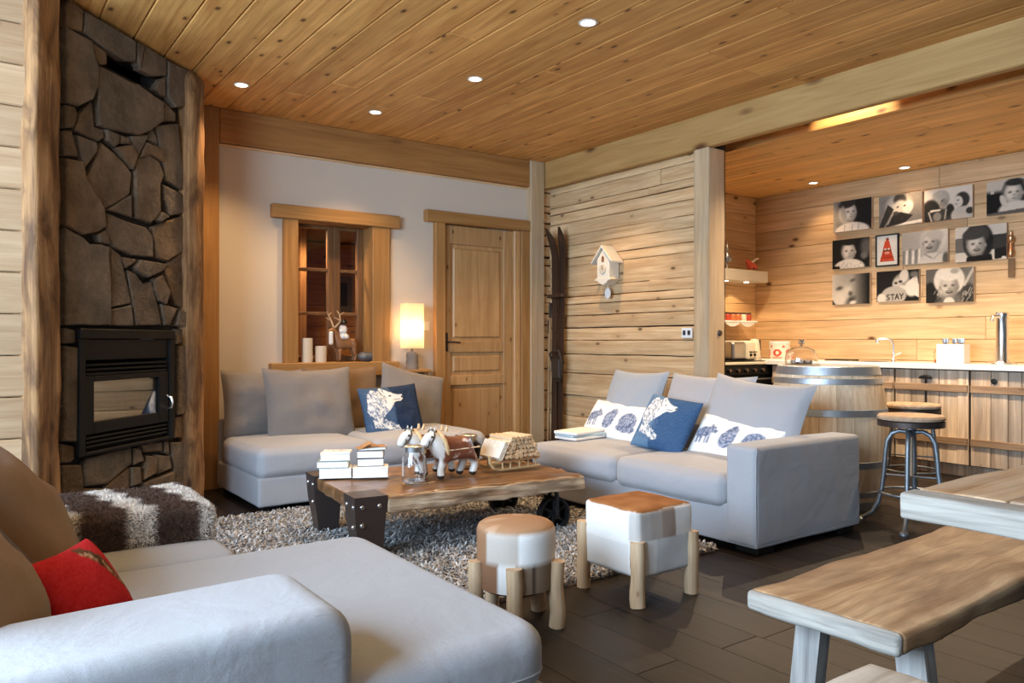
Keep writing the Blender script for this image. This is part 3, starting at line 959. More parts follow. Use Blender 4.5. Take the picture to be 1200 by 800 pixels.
# ================================================================== PAINTING (flat prints)
class Paint:
    """small numpy canvas; u to the right, v up, both 0..1; colours are sRGB 0..255"""
    def __init__(self, w, h, bg, asp=None):
        self.a = np.zeros((h, w, 3)); self.a[:] = np.array(self.c3(bg))
        asp = asp or w / h
        self.asp = asp
        u, v = np.meshgrid((np.arange(w) + .5) / w, (np.arange(h) + .5) / h)
        self.u, self.v = u * asp, v

    @staticmethod
    def c3(c):
        return (c, c, c) if isinstance(c, (int, float)) else c

    def blend(self, m, c):
        m = np.clip(m, 0, 1)[..., None]
        self.a = self.a * (1 - m) + np.array(self.c3(c)) * m
        return self

    def ell(self, x, y, rx, ry, c, rot=0, soft=.12, al=1):
        t = R(rot); dx, dy = self.u - x * self.asp, self.v - y
        p = (dx * math.cos(t) + dy * math.sin(t)) / rx; q = (-dx * math.sin(t) + dy * math.cos(t)) / ry
        return self.blend((1 + soft / 2 - np.sqrt(p * p + q * q)) / soft * al, c)

    def poly(self, pts, c, al=1):
        ins = np.zeros(self.u.shape, bool)
        pts = [(x * self.asp, y) for x, y in pts]
        n = len(pts)
        for i in range(n):
            (x0, y0), (x1, y1) = pts[i], pts[(i + 1) % n]
            if y0 == y1: continue
            cr = ((y0 > self.v) != (y1 > self.v)) & (self.u < (x1 - x0) * (self.v - y0) / (y1 - y0) + x0)
            ins ^= cr
        return self.blend(ins * float(al), c)

    def line(self, p, q, w, c, al=1):
        p = (p[0] * self.asp, p[1]); q = (q[0] * self.asp, q[1])
        dx, dy = q[0] - p[0], q[1] - p[1]
        t = np.clip(((self.u - p[0]) * dx + (self.v - p[1]) * dy) / (dx * dx + dy * dy + 1e-9), 0, 1)
        d = np.hypot(self.u - p[0] - t * dx, self.v - p[1] - t * dy)
        return self.blend((w - d) / (w * .5) * al, c)

    def grain(self, amt, seed=0, mask=None):
        g = np.random.default_rng(seed).normal(0, amt, self.a.shape[:2])[..., None]
        self.a = np.clip(self.a + g, 0, 255)
        return self

    def blur(self):
        a = np.pad(self.a, ((1, 1), (1, 1), (0, 0)), 'edge')
        self.a = (a[1:-1, 1:-1] * 4 + (a[:-2, 1:-1] + a[2:, 1:-1] + a[1:-1, :-2] + a[1:-1, 2:]) * 2 + a[:-2, :-2] + a[2:, 2:] + a[:-2, 2:] + a[2:, :-2]) / 16
        return self

    def lin(self, tint=(1, 1, 1)):
        c = self.a / 255 * np.array(tint)
        return np.where(c <= .04045, c / 12.92, ((np.maximum(c, .0405) + .055) / 1.055) ** 2.4)


def face(p, x, y, r, skin=205, hair=None, tilt=0, smile=False, look=0):
    """a small soft portrait head: hair, face, eyes, nose, mouth"""
    q = p.asp
    if hair is not None:
        p.ell(x, y + r * .20, r * .98, r * 1.08, hair, tilt, .25)
    p.ell(x + look * r * .12 / q, y - r * .08, r * .78, r * 1.0, skin - 70, tilt, .25)
    p.ell(x + look * r * .2 / q - r * .16 / q, y + r * .05, r * .66, r * .92, skin + 8, tilt, .8, .9)
    for s_ in (-1, 1):
        p.ell(x + s_ * r * .76 / q, y - r * .12, r * .10, r * .18, skin - 45, 0, .5)
        ex = x + (s_ * r * .32 + look * r * .25) / q
        p.ell(ex, y + r * .07, r * .20, r * .12, skin - 75, 0, .9, .7)
        p.ell(ex, y + r * .05, r * .085, r * .055, 45, 0, .8, .9)
    nx = x + look * r * .3 / q
    p.ell(nx + r * .05 / q, y - r * .22, r * .16, r * .12, skin - 60, 0, 1.0, .6)
    p.ell(nx + r * .35 / q, y - r * .40, r * .35, r * .5, skin - 70, -20, 1.0, .35)
    if smile:
        p.ell(nx, y - r * .50, r * .30, r * .14, 70, 0, .5, .9)
        p.ell(nx, y - r * .46, r * .20, r * .04, 205, 0, .8, .8)
    else:
        p.ell(nx, y - r * .52, r * .20, r * .05, skin - 90, 0, .8, .8)
    p.ell(x, y - r * .95, r * .5, r * .14, skin - 70, 0, 1.0, .6)


def flat_print(name, pnt, w, h, parent, y, tint=(1.0, .94, .86)):
    a = pnt.lin(tint)
    H_, W_, _ = a.shape
    V, F, C = [], [], []
    for j in range(H_ + 1):
        for i in range(W_ + 1):
            V.append((-w / 2 + w * i / W_, y, -h / 2 + h * j / H_))
            C.append(tuple(a[min(j, H_ - 1), min(i, W_ - 1)]))
    for j in range(H_):
        for i in range(W_):
            q = j * (W_ + 1) + i
            F.append((q, q + 1, q + W_ + 2, q + W_ + 1))
    return MB().add(V, F, None, C).build(name, M['photo'], parent, smooth=False)


# ================================================================== SOFAS
def foot(t, x, y, s=.06, h=.045):
    MB().span(x - s, x + s, y - s, y + s, 0, h, .004).build('foot', M['black'], t)


# sofa under the window: local x along the wall, front towards -y
s1 = thing('sofa', 'grey linen armless sofa against the white wall under the dark window', 'sofa', (1.575, 4.985, 0))
MB().softbox((.89, .50, .14), (1.78, 1.0, .19), .018, amp=.003, freq=5, seed=2).build('base', M['sofa'], s1)
MB().softbox((.40, .42, .325), (.81, .86, .20), .06, puff=(.012, .014, .020), amp=.004, freq=5, seed=4).build('seat_cushion', M['sofa'], s1)
MB().softbox((1.295, .42, .325), (.97, .86, .20), .075, puff=(.012, .014, .020), amp=.004, freq=5, seed=5).build('seat_cushion', M['sofa'], s1)
MB().softbox((.89, .965, .34), (1.78, .07, .40), .03, amp=.003, seed=6).build('backrest', M['sofa'], s1)
for x in (.1, 1.68):
    for y in (.1, .9): foot(s1, x, y)

# sofa against the log wall: local x runs towards the viewer, front (-y) faces left
s2 = thing('sofa', 'pale grey linen sofa with one wide arm, in front of the log wall and barrel', 'sofa', (3.35, 4.40, 0), R(-90))
L2 = 1.895
MB().softbox((L2 / 2, .495, .145), (L2, .98, .21), .015, nn=(14, 8, 4), amp=.003, freq=4, seed=8).build('base', M['sofa'], s2)
MB().softbox((.42, .40, .315), (.86, .86, .175), .055, puff=(.012, .02, .022), amp=.004, freq=5, seed=9).build('seat_cushion', M['sofa'], s2)
MB().softbox((1.28, .40, .315), (.84, .86, .185), .055, puff=(.012, .02, .022), amp=.004, freq=5, seed=11).build('seat_cushion', M['sofa'], s2)
ar = MB().softbox((1.797, .493, .308), (.198, .99, .528), .028, nn=(4, 14, 9), puff=(.006, .004, .006), amp=.003, freq=4, seed=12).build('arm', M['sofa'], s2)
mb = MB()
mb.tube([(1.890, .015, .05), (1.892, .006, .10), (1.892, .004, .3), (1.892, .006, .52), (1.888, .02, .565)], .0035, 6)
mb.build('seam', M['sofa'], ar)
MB().softbox((.93, .95, .32), (1.72, .07, .40), .03, amp=.003, seed=13).build('backrest', M['sofa'], s2)
for x in (.12, 1.80):
    for y in (.12, .88): foot(s2, x, y, .07)

# corner sofa in the foreground
s3 = thing('corner_sofa', 'pale grey linen chaise sofa with a long seat, in the left foreground', 'sofa', (0, 1.44, 0))
mb = MB()
mb.softbox((.20, .56, .165), (1.94, 1.10, .25), .02, nn=(12, 8, 4), amp=.003, freq=4, seed=14)
mb.build('base', M['sofa'], s3)
MB().softbox((-.02, 1.50, .165), (1.48, .80, .25), .02, amp=.003, seed=15).build('base', M['sofa'], s3)
poly = round_poly([(-.30, .31), (.60, .31), (.60, .0), (1.165, 0), (1.18, 1.125), (-.30, 1.125)], [.02, .05, .05, .10, .10, .02])
chz = MB().softprism(poly, .155, .055, 6, M=Matrix.Translation((0, 0, .285)))
# finely gridded crown so the seat bulges
cs = chz.build('chaise_cushion', M['sofa'], s3)
mb = MB()
out = offset_poly(poly[::1], .002)
pp = [(x, y, .335) for x, y in out if x > .6]
mb.tube(pp, .0035, 6)
mb.build('seam', M['sofa'], cs)
MB().softbox((.26, 1.285, .355), (1.0, .32, .155), .05, puff=(.01, .006, .012), amp=.004, seed=16).build('seat_cushion', M['sofa'], s3)
# near arm: rounded front top corner
mb = MB()
arm_o = round_poly([(-.75, .03), (.642, .03), (.646, .600), (-.75, .580)], [.02, .02, .085, .02], 8)
mb.softprism(arm_o, .325, .035, 5, M=Matrix(((1, 0, 0, 0), (0, 0, -1, .31), (0, 1, 0, 0), (0, 0, 0, 1))))
am = mb.build('arm', M['sofa'], s3)
mb = MB()
so = offset_poly(arm_o, .012)
mb.tube([(x, -.002, z) for x, z in so if z > .06 and x > -.7], .0035, 6)
mb.build('piping', M['sofa'], am)
MB().softbox((-.02, 1.66, .28), (1.46, .38, .50), .05, amp=.003, seed=17).build('arm', M['sofa'], s3)
MB().softbox((-.62, .95, .36), (.28, 1.9, .66), .05, amp=.003, seed=18).build('backrest', M['sofa'], s3)
for x in (-.55, 1.0):
    for y in (.10, 1.0): foot(s3, x, y)


# ------------------------------------------------------------------ loose cushions
def cushion(label, loc, w, h, t, rotz, tilt, mat, roll=0, name='cushion', paint=None, group=None, seed=1, pinch=.05, yaw=0, sag=.0, back=(.5, .5, .5), res=(22, 18)):
    o = pillow_mesh(w, h, t, res[0], res[1], paint, pinch, seed, back, sag).build(name, M[mat], None, loc, angle=85)
    o.rotation_euler = (R(tilt), R(roll), R(rotz + yaw))
    return tag(o, label, 'cushion', group)


cushion('warm grey back cushion at the left end of the sofa under the window', (1.90, 5.83, .655), .66, .52, .20, 0, -10, 'cushgrey', seed=2, sag=.03)
cushion('large square grey cushion leaning in front of the left cushions below the dark window', (2.155, 5.60, .645), .69, .58, .21, 0, -14, 'cushgrey', seed=3, sag=.03)
cushion('tan back cushion half hidden between the big grey cushion and the dark blue one', (2.50, 5.82, .655), .64, .53, .18, 0, -8, 'cushtan', seed=4, sag=.02)
cushion('warm grey cushion tilted against the wall below the table lamp', (3.12, 5.80, .635), .62, .52, .19, 0, -16, 'cushgrey', roll=14, seed=5, sag=.02)
cushion('grey back cushion, tinted blue for daylight, at the far end of the sofa by the log wall', (4.05, 4.12, .655), .56, .54, .17, -90, -22, 'cushdaylit', seed=6, sag=.02)
cushion('pale grey back cushion in the middle of the sofa by the log wall', (4.08, 3.47, .645), .72, .54, .18, -90, -22, 'sofa', seed=7, sag=.02)
cushion('pale grey back cushion nearest the barrel, slumped over the sofa arm', (4.02, 3.03, .66), .74, .50, .20, -90, -24, 'sofa', roll=4, seed=8, sag=.05)
cushion('large tan back cushion on the corner sofa, the one beside the fur throw', (.085, 2.60, .655), .60, .62, .26, 90, -36, 'cushtan', seed=9)
cushion('large tan back cushion on the corner sofa behind the red cushion', (-.015, 1.98, .60), .64, .56, .28, 90, -24, 'cushtan', seed=10)

# printed cushions
pb = Paint(120, 105, (58, 86, 122))
pb.blend(((.40 - pb.u / pb.asp) / .02), (92, 122, 152)); pb.grain(5, 3)


def animal_head(p, ox, oy, s):
    """white etched head in profile looking right, with a paw below"""
    W_ = (222, 222, 220)
    P_ = lambda pts: [(ox + x * s, oy + y * s) for x, y in pts]
    p.poly(P_([(-.02, .52), (.04, .84), (.12, .92), (.20, .88), (.30, .92), (.40, .86), (.50, .80), (.62, .78), (.64, .72), (.58, .67), (.48, .66), (.42, .60), (.36, .52), (.28, .44), (.20, .36), (.08, .34)]), W_)
    p.poly(P_([(.04, .36), (.22, .36), (.34, .28), (.46, .20), (.48, .13), (.40, .11), (.30, .15), (.18, .19), (.06, .22)]), W_)
    p.ell(ox + .27 * s, oy + .90 * s, .045 * s, .05 * s, W_)
    dk = tuple(p.a[p.a.shape[0] // 2, 2])
    g = np.random.default_rng(5)
    for k in range(260):
        x, y = g.uniform(-.02, .40), g.uniform(.12, .92)
        if y > .5 and x > .30: continue
        p.line((ox + x * s, oy + y * s), (ox + (x + .025) * s, oy + (y - .045) * s), .0065, (84, 104, 134), .8)
    p.ell(ox + .40 * s, oy + .775 * s, .022 * s, .016 * s, (30, 40, 60))
    p.ell(ox + .615 * s, oy + .74 * s, .022 * s, .022 * s, (50, 60, 80))
    p.line((ox + .44 * s, oy + .69 * s), (ox + .57 * s, oy + .70 * s), .010, (70, 86, 110))
    for k in range(3): p.line((ox + (.42 + .02 * k) * s, oy + .13 * s), (ox + (.40 + .02 * k) * s, oy + .17 * s), .008, (70, 86, 110))


animal_head(pb, .08, .02, 1.0)
pd = Paint(120, 105, (40, 54, 78))
pd.blend(((.50 - pd.u / pd.asp) / .02), (66, 88, 116)); pd.grain(5, 4)
animal_head(pd, .06, .02, 1.0)
cushion('dark blue cushion with a white animal head print, on the sofa under the window', (2.745, 5.42, .565), .50, .44, .15, 0, -20, 'print', paint=pd.lin(), seed=12, roll=-3, back=(.03, .045, .08), res=(88, 76))
cushion('bright blue cushion with a white animal head print, between the two white cushions', (3.78, 3.53, .575), .44, .39, .14, -90, -30, 'print', paint=pb.lin(), seed=13, roll=5, back=(.05, .1, .2), res=(88, 76))


def bears(seed):
    p = Paint(132, 76, (236, 234, 230))
    B = (112, 124, 150)
    # walking bear
    for e in ((.16, .50, .17, .13, 8), (.245, .58, .10, .085, -20), (.085, .46, .09, .12, 0)):
        p.ell(*e[:4], B, e[4], .08)
    for x in (.075, .125, .195, .235): p.line((x, .45), (x + .005, .25), .035, B)
    p.poly([(.26, .60), (.32, .56), (.31, .50), (.25, .50)], B)
    p.ell(.225, .68, .03, .035, B)
    # upright bear seen from behind
    p.ell(.47, .44, .155, .25, B, -14, .08); p.ell(.51, .64, .09, .12, B, 0, .1)
    # round bear
    p.ell(.775, .45, .235, .27, B, -6, .08); p.ell(.70, .29, .14, .08, B); p.ell(.87, .30, .09, .09, B)
    g = np.random.default_rng(seed)
    body = (np.abs(p.a - np.array(B)).sum(2) < 40).astype(float)
    n = g.uniform(0, 1, body.shape)
    p.blend(body * (n > .66) * .75, (186, 192, 206)); p.blend(body * (n < .22) * .7, (70, 80, 108))
    return p.lin()


cushion('white cushion printed with three blue bears, at the far end beside the books', (3.92, 4.15, .535), .59, .30, .12, -90, -34, 'print', paint=bears(1), seed=14, roll=3, back=(.8, .8, .78), res=(84, 44), pinch=.03)
cushion('white cushion printed with blue bears, half hidden behind the wide sofa arm', (3.88, 3.05, .51), .62, .29, .12, -90, -34, 'print', paint=bears(2), seed=15, roll=5, back=(.8, .8, .78), res=(84, 44), pinch=.03)

# red cushion
pr = Paint(70, 64, (176, 38, 44)); pr.grain(4, 6)
BM_, LM_ = (96, 66, 48), (178, 148, 118)
pr.poly([(.56, .96), (.66, .93), (.80, .62), (.92, .30), (.97, .12), (.90, .16), (.74, .48), (.60, .76)], BM_)
g_ = np.random.default_rng(12)
for k in range(60):
    t_ = g_.uniform(0, 1); x, y = .60 + .33 * t_ + g_.uniform(-.04, .04) * (1 - t_), .90 - .72 * t_
    pr.line((x, y), (x + .02, y - .06), .012, LM_ if k % 3 else (60, 40, 30), .8)
pr.ell(.95, .12, .05, .05, (60, 42, 32))
cushion('red cushion with a brown feathered motif, on the corner sofa in the foreground', (.235, 2.07, .52), .27, .245, .12, 52, -34, 'print', paint=pr.lin(), seed=16, pinch=.07, back=(.42, .03, .035), res=(48, 44))

# fur throw over the far arm of the corner sofa
ft = thing('fur_throw', 'brown and white striped fur throw laid over the far sofa arm by the chimney', 'throw', (.0, 3.045, .512))
fb = MB().softbox((.12, 0, .0), (1.22, .52, .075), .024, nn=(16, 8, 2), amp=.008, freq=6, seed=3)
fb.softbox((.12, -.242, -.032), (1.21, .045, .10), .020, nn=(16, 2, 4), amp=.008, freq=6, seed=5)
fb.build('hide', M['furbase'], ft)
g = np.random.default_rng(4)
P, N = sample_surface(fb, 75000, g, lambda c, n: ((n[:, 2] > .1) | (n[:, 1] < -.3) | (n[:, 0] > .3)) * 1.0)
wv = np.sin((P[:, 0] + .14 * P[:, 1] + .012 * np.sin(P[:, 1] * 40)) * 2 * math.pi / .225 + 1.1)
tt = np.clip((wv - .15) * 2.0, 0, 1)[:, None]
cols = np.array([[.085, .052, .040]]) * (1 - tt) + np.array([[.66, .61, .56]]) * tt
cols = cols * g.uniform(.55, 1.45, (len(P), 1))
strips('fur', P, N, .013, .0017, cols, M['fur'], ft, lean=1.1, seed=6)

# ------------------------------------------------------------------ shaggy rug
rg = thing('shaggy_rug', 'shaggy beige and grey rug under the low table', 'rug', (1.12, 2.72, 0))
RW, RD = 2.18, 2.22
MB().span(0, RW, 0, RD, .0005, .004, .001).build('backing', M['rugbase'], rg)
n = 46000
P = np.stack([g.uniform(0, RW, n), g.uniform(0, RD, n) ** 1.0, np.full(n, .003)], 1)
Nn = np.tile(np.array([[0, 0, 1.0]]), (n, 1))
pal = np.array([(.42, .42, .425), (.32, .32, .33), (.57, .56, .555), (.20, .19, .19), (.36, .34, .33)])
cols = pal[g.integers(0, 5, n)] * g.uniform(.8, 1.15, (n, 1))
strips('pile', P, Nn, .042, .010, cols, M['yarn'], rg, lean=.95, seed=8)

# ------------------------------------------------------------------ low table on cart wheels
CT = (2.325, 3.895, 0)
ct = thing('coffee_table', 'low table of reclaimed timber with iron clad legs and cast iron wheels', 'table', CT, R(-5.7))
TZ, LT, WT = .345, 1.38, .86
ys = [-WT / 2, -.17, .14, WT / 2]
for i in range(3):
    mb = MB().softbox((0, 0, 0), (LT - random.uniform(0, .02), ys[i + 1] - ys[i] - .006, .075 if i else .085), .012, nn=(46, 6, 3), arc=2, amp=.007 if i else .012, freq=7, seed=20 + i, anis=(.8, 1, 1))
    mb.build('plank', M['coffee_top'], ct, (0, (ys[i] + ys[i + 1]) / 2, TZ - .0425), angle=60)
MB().softbox((0, 0, 0), (LT - .17, .022, .082), .010, nn=(60, 1, 4), arc=2, amp=.011, freq=9, seed=77, anis=(.8, 1, 1)).build('live_edge', M['coffee_edge'], ct, (.075, -WT / 2 - .002, TZ - .044), angle=60)
for sy in (-1, 1):
    y = sy * (WT / 2 - .07)
    V = []
    for z, hx, hy, ox in ((0, .055, .055, .012), (.22, .078, .075, 0), (TZ + .006, .086, .085, 0)):
        V.append((z, hx, hy, ox))
    mb = MB()
    vv = []
    for z, hx, hy, ox in V:
        vv += [(ox - hx, -hy, z), (ox + hx, -hy, z), (ox + hx, hy, z), (ox - hx, hy, z)]
    ff = [(3, 2, 1, 0), (8, 9, 10, 11)]
    for k in range(2):
        for q in range(4):
            ff.append((k * 4 + q, k * 4 + (q + 1) % 4, k * 4 + 4 + (q + 1) % 4, k * 4 + 4 + q))
    mb.add([(a - LT / 2 + .072, c + y, e) for a, c, e in vv], ff)
    lg = mb.build('leg', M['iron'], ct, smooth=False)
    bm_ = MB().lathe([(0, .007), (.008, .006), (.0125, .001), (.013, -.002)], 12)
    # bolts on the end face and on the outer face
    for k, (by, bz) in enumerate(((-.05, .30), (.05, .30), (-.045, .20))):
        o = MB().lathe([(.013, -.004), (.0125, .001), (.008, .006), (0, .007)], 12).build('bolt', M['steel'], lg, (-LT / 2 + .072 - .082, y + by, bz), (0, R(-90), 0))
    for k, (bx, bz) in enumerate(((-.045, .30), (.045, .30), (-.045, .21))):
        o = MB().lathe([(.013, -.004), (.0125, .001), (.008, .006), (0, .007)], 12).build('bolt', M['steel'], lg, (-LT / 2 + .072 + bx, y + sy * .081, bz), (R(-90 * sy), 0, 0))
for sy in (-1, 1):
    y = sy * (WT / 2 - .13); x = LT / 2 - .14
    mb = MB()
    r = .105
    mb.tube([(x + r * .9 * math.cos(t), y, r + .002 + r * .9 * math.sin(t)) for t in [2 * math.pi * k / 28 for k in range(28)]], .011, 8, closed=True)
    mb.lathe([(r, -.020), (r, .020), (r * .86, .020), (r * .86, -.020), (r, -.020)], 28, M=Matrix.Translation((x, y, r + .002)) @ Matrix.Rotation(R(90), 4, 'X'))
    mb.lathe([(0, -.03), (.026, -.03), (.026, .03), (0, .03)], 16, M=Matrix.Translation((x, y, r + .002)) @ Matrix.Rotation(R(90), 4, 'X'))
    for k in range(6):
        t = 2 * math.pi * k / 6 + .3
        mb.tube([(x + .02 * math.cos(t), y, r + .02 * math.sin(t)), (x + .092 * math.cos(t + .18), y, r + .002 + .092 * math.sin(t + .18))], .008, 6)
    mb.build('wheel', M['castiron'], ct)
    mb = MB()
    for sgn in (-1, 1):
        mb.tube([(x, y + sgn * .04, r), (x, y + sgn * .042, .2), (x, y + sgn * .03, .262)], .012, 8)
    mb.span(x - .05, x + .05, y - .05, y + .05, .252, .268, .003)
    mb.tube([(x, y - .05, r), (x, y + .05, r)], .010, 8)
    mb.build('wheel_fork', M['castiron'], ct)

# ------------------------------------------------------------------ cowhide stools
def branch_leg(t, x, y, h, r, lean=(0, 0), seed=0):
    pts, rs = [], []
    for k in range(9):
        z = h * k / 8
        pts.append((x + lean[0] * (1 - k / 8) + .007 * noise.noise(Vector((z * 9, seed, 0))), y + lean[1] * (1 - k / 8) + .007 * noise.noise(Vector((z * 9, seed, 9))), z))
        rs.append(r * (1 + .10 * noise.noise(Vector((z * 12, seed, 5)))))
    MB().tube(pts, rs, 14).build('leg', M['branch'], t, angle=50)


WHT, TAN, BRN, GRY = (.76, .74, .71), (.40, .22, .12), (.26, .105, .035), (.34, .28, .245)


def hide_square(p):
    nz = noise.noise(p * 9) * .02
    if p.z > .135 + nz * .3:
        d = max(abs(p.x), abs(p.y)) + nz
        c = Vector(BRN).lerp(Vector((.36, .16, .06)), min(1, max(0, noise.noise(p * 14) + .4)))
        return tuple(c) if d < .168 else (.48, .40, .33)
    if p.y < -.12:                      # face towards the viewer
        if p.z > .01:
            if p.x < -.10: return (.50, .47, .44)
            if p.x < .055 + nz: return (.36, .27, .22) if p.x > -.03 else (.46, .40, .36)
            return WHT
        return WHT if p.x < -.06 else (.60, .60, .60)
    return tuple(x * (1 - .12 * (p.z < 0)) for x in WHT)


cs_ = thing('cowhide_stool', 'square brown and white cowhide stool on four branch legs, right of its round twin', 'stool', (2.495, 2.50, 0), R(0))
hb = MB().softbox((0, 0, .26), (.345, .345, .29), .022, n=26, puff=(.008, .008, .012), amp=.003, freq=8, seed=6, colf=lambda p: hide_square(p))
hb.build('upholstered_seat', M['hide'], cs_)
for x, y, s_, ln in ((-.155, -.155, 1, (-.0, -.0)), (.155, -.155, 2, (0, 0)), (-.155, .165, 3, (0, 0)), (.155, .165, 4, (0, 0))):
    branch_leg(cs_, x * 1.08, y * 1.08, .275 if s_ != 3 else .30, .032, ln, s_ * 3)


def hide_round(a, z, r):
    nz = .05 * noise.noise(Vector((math.cos(a) * 3, math.sin(a) * 3, z * 9)))
    if z > .385 and r < .16:
        return (.37, .215, .12) if noise.noise(Vector((math.cos(a) * r * 14, math.sin(a) * r * 14, 1))) > -.25 else (.46, .30, .19)
    deg = math.degrees(a) % 360
    if z > .385: return (.50, .40, .32) if deg < 230 else (.62, .58, .54)
    if z > .27:
        if 190 < deg + nz * 60 < 238: return (.50, .44, .385)
        if 238 <= deg + nz * 60 < 320: return (.78, .76, .73)
        if 320 <= deg < 340: return (.52, .49, .46)
        return (.30, .16, .085)
    if 205 < deg < 232: return (.66, .64, .62)
    if 232 <= deg < 312: return (.25, .175, .12) if abs(deg - 258) > 2 else (.05, .03, .02)
    if 312 <= deg < 335: return (.60, .58, .56)
    return (.22, .11, .06)


rs_ = thing('cowhide_stool', 'round tan and white cowhide drum stool on branch legs, next to the chaise', 'stool', (1.815, 2.50, 0))
prof = [(.05, .135), (.13, .14), (.150, .155)] + [(.157, .155 + .0245 * k) for k in range(10)] + [(.150, .392), (.135, .402), (.10, .410), (.06, .414), (.02, .416), (0, .416)]
mb = MB(); NN = 72
mb.lathe(prof, NN)
cc = []
for r, z in prof:
    for k in range(NN):
        cc.append(hide_round(2 * math.pi * k / NN, z, r))
mb.c = cc
mb.build('upholstered_seat', M['hide'], rs_)
for k, dg in enumerate((305, 20, 90, 165, 232)):
    branch_leg(rs_, .168 * math.cos(R(dg)), .168 * math.sin(R(dg)), .26, .031, (0, 0), k * 5 + 1)

# ------------------------------------------------------------------ dining table and benches at the right
dt = thing('dining_table', 'thick reclaimed wood dining table whose end juts in at the right', 'table', (1.80, .945, 0))
MB().softbox((.035, -.55, .735), (.07, 1.10, .062), .008, nn=(2, 40, 3), arc=2, amp=.004, freq=9, seed=31, anis=(1, .7, 1)).build('end_board', M['silver_y'], dt, angle=60)
yy = [0, -.20, -.42, -.62, -.84, -1.10]
for i in range(5):
    MB().softbox((0, 0, 0), (1.7, yy[i] - yy[i + 1] - .005, .058), .006, nn=(40, 5, 2), arc=2, amp=.004, freq=8, seed=33 + i, anis=(.7, 1, 1)).build('plank', M['table'], dt, (.075 + .855, (yy[i] + yy[i + 1]) / 2, .739), angle=60)
for x in (1.35,):
    for y in (-.15, -.95):
        MB().span(x - .05, x + .05, y - .05, y + .05, 0, .708, .006).build('leg', M['silver_z'], dt)
MB().span(.3, 1.6, -.60, -.50, .64, .708, .006).build('stretcher', M['silver_x'], dt)

bn = thing('bench', 'long reclaimed plank bench with grey splayed legs, half under the table', 'bench', (1.695, 1.09, 0), R(1.0))
MB().softbox((1.04, 0, .442), (2.06, .41, .052), .014, nn=(60, 12, 3), arc=2, amp=.010, freq=5, seed=41, anis=(.8, 1, 1)).build('seat_plank', M['bench'], bn, angle=60)
MB().softbox((.006, 0, .442), (.026, .404, .0515), .012, nn=(2, 14, 3), arc=2, amp=.005, freq=7, seed=43).build('end_grain', M['silver_y'], bn, angle=60)


def bench_leg(x, y0, y1):
    mb = MB()
    V = []
    for z, y in ((0, y1), (.418, y0)):
        for a, c in ((-.025, -.036), (.025, -.036), (.025, .036), (-.025, .036)):
            V.append((x + a, y + c, z))
    mb.add(V, [(3, 2, 1, 0), (4, 5, 6, 7), (0, 1, 5, 4), (1, 2, 6, 5), (2, 3, 7, 6), (3, 0, 4, 7)])
    mb.build('leg', M['silver_z'], bn, smooth=False)


for x in (.16, 1.86):
    bench_leg(x, .105, .15); bench_leg(x, -.15, -.20)
    MB().span(x - .022, x + .022, -.15, .11, .375, .416, .004).build('crosspiece', M['silver_y'], bn)
MB().tube([(.18, -.02, .12), (.75, -.02, .41)], .02, 8).build('brace', M['ski'], bn)
MB().tube([(1.84, -.02, .12), (1.27, -.02, .41)], .02, 8).build('brace', M['ski'], bn)

b2 = thing('bench', 'pale weathered bench end at the bottom edge of the picture', 'bench', (1.53, .865, 0))
MB().softbox((-.5, -.17, .436), (1.0, .34, .05), .010, nn=(30, 10, 2), arc=2, amp=.004, freq=7, seed=51, anis=(.8, 1, 1)).build('seat_plank', M['silver_x'], b2, angle=60)
for x in (-.12, -.88):
    for y in (-.06, -.28):
        MB().span(x - .03, x + .03, y - .03, y + .03, 0, .412, .004).build('leg', M['silver_z'], b2)

# ================================================================== KITCHEN
# wine barrel used as a side table
BX, BY = 4.94, 3.10
br = thing('wine_barrel', 'old oak wine barrel with grey zinc hoops standing behind the pale sofa', 'barrel', (BX, BY, 0))
BH = .955


def brad(z):
    return .388 - .062 * (2 * z / BH - 1) ** 2


NS = 22
proto = None
zz = [BH * k / 12 for k in range(13)]
a = math.pi / NS * .985
V, F = [], []
for z in zz:
    r = brad(z)
    for rr, t in ((r, -a), (r * 1.002, 0), (r, a), (r - .022, a), (r - .022, -a)):
        V.append((rr * math.cos(t), rr * math.sin(t), z))
for k in range(12):
    for q in range(5):
        F.append((k * 5 + q, k * 5 + (q + 1) % 5, k * 5 + 5 + (q + 1) % 5, k * 5 + 5 + q))
F.append((4, 3, 2, 1, 0)); F.append(tuple(60 + q for q in range(5)))
proto = MB().add(V, F).build('stave', M['stave'], br, angle=30)
for k in range(1, NS):
    c = proto.copy(); COL.objects.link(c); c.parent = br
    c.rotation_euler = (0, 0, 2 * math.pi * k / NS)
for z0, z1 in ((.895, .953), (.835, .875), (.625, .672), (.285, .33), (.09, .13), (.004, .06)):
    r0, r1 = brad(z0) + .001, brad(z1) + .001
    MB().lathe([(r0, z0), (r0 + .004, z0 + .002), (r1 + .004, z1 - .002), (r1, z1)], 56).build('hoop', M['zinc'], br)
MB().lathe([(0, .925), (.305, .925), (.305, .945), (0, .945)], 40).build('head', M['stave'], br)

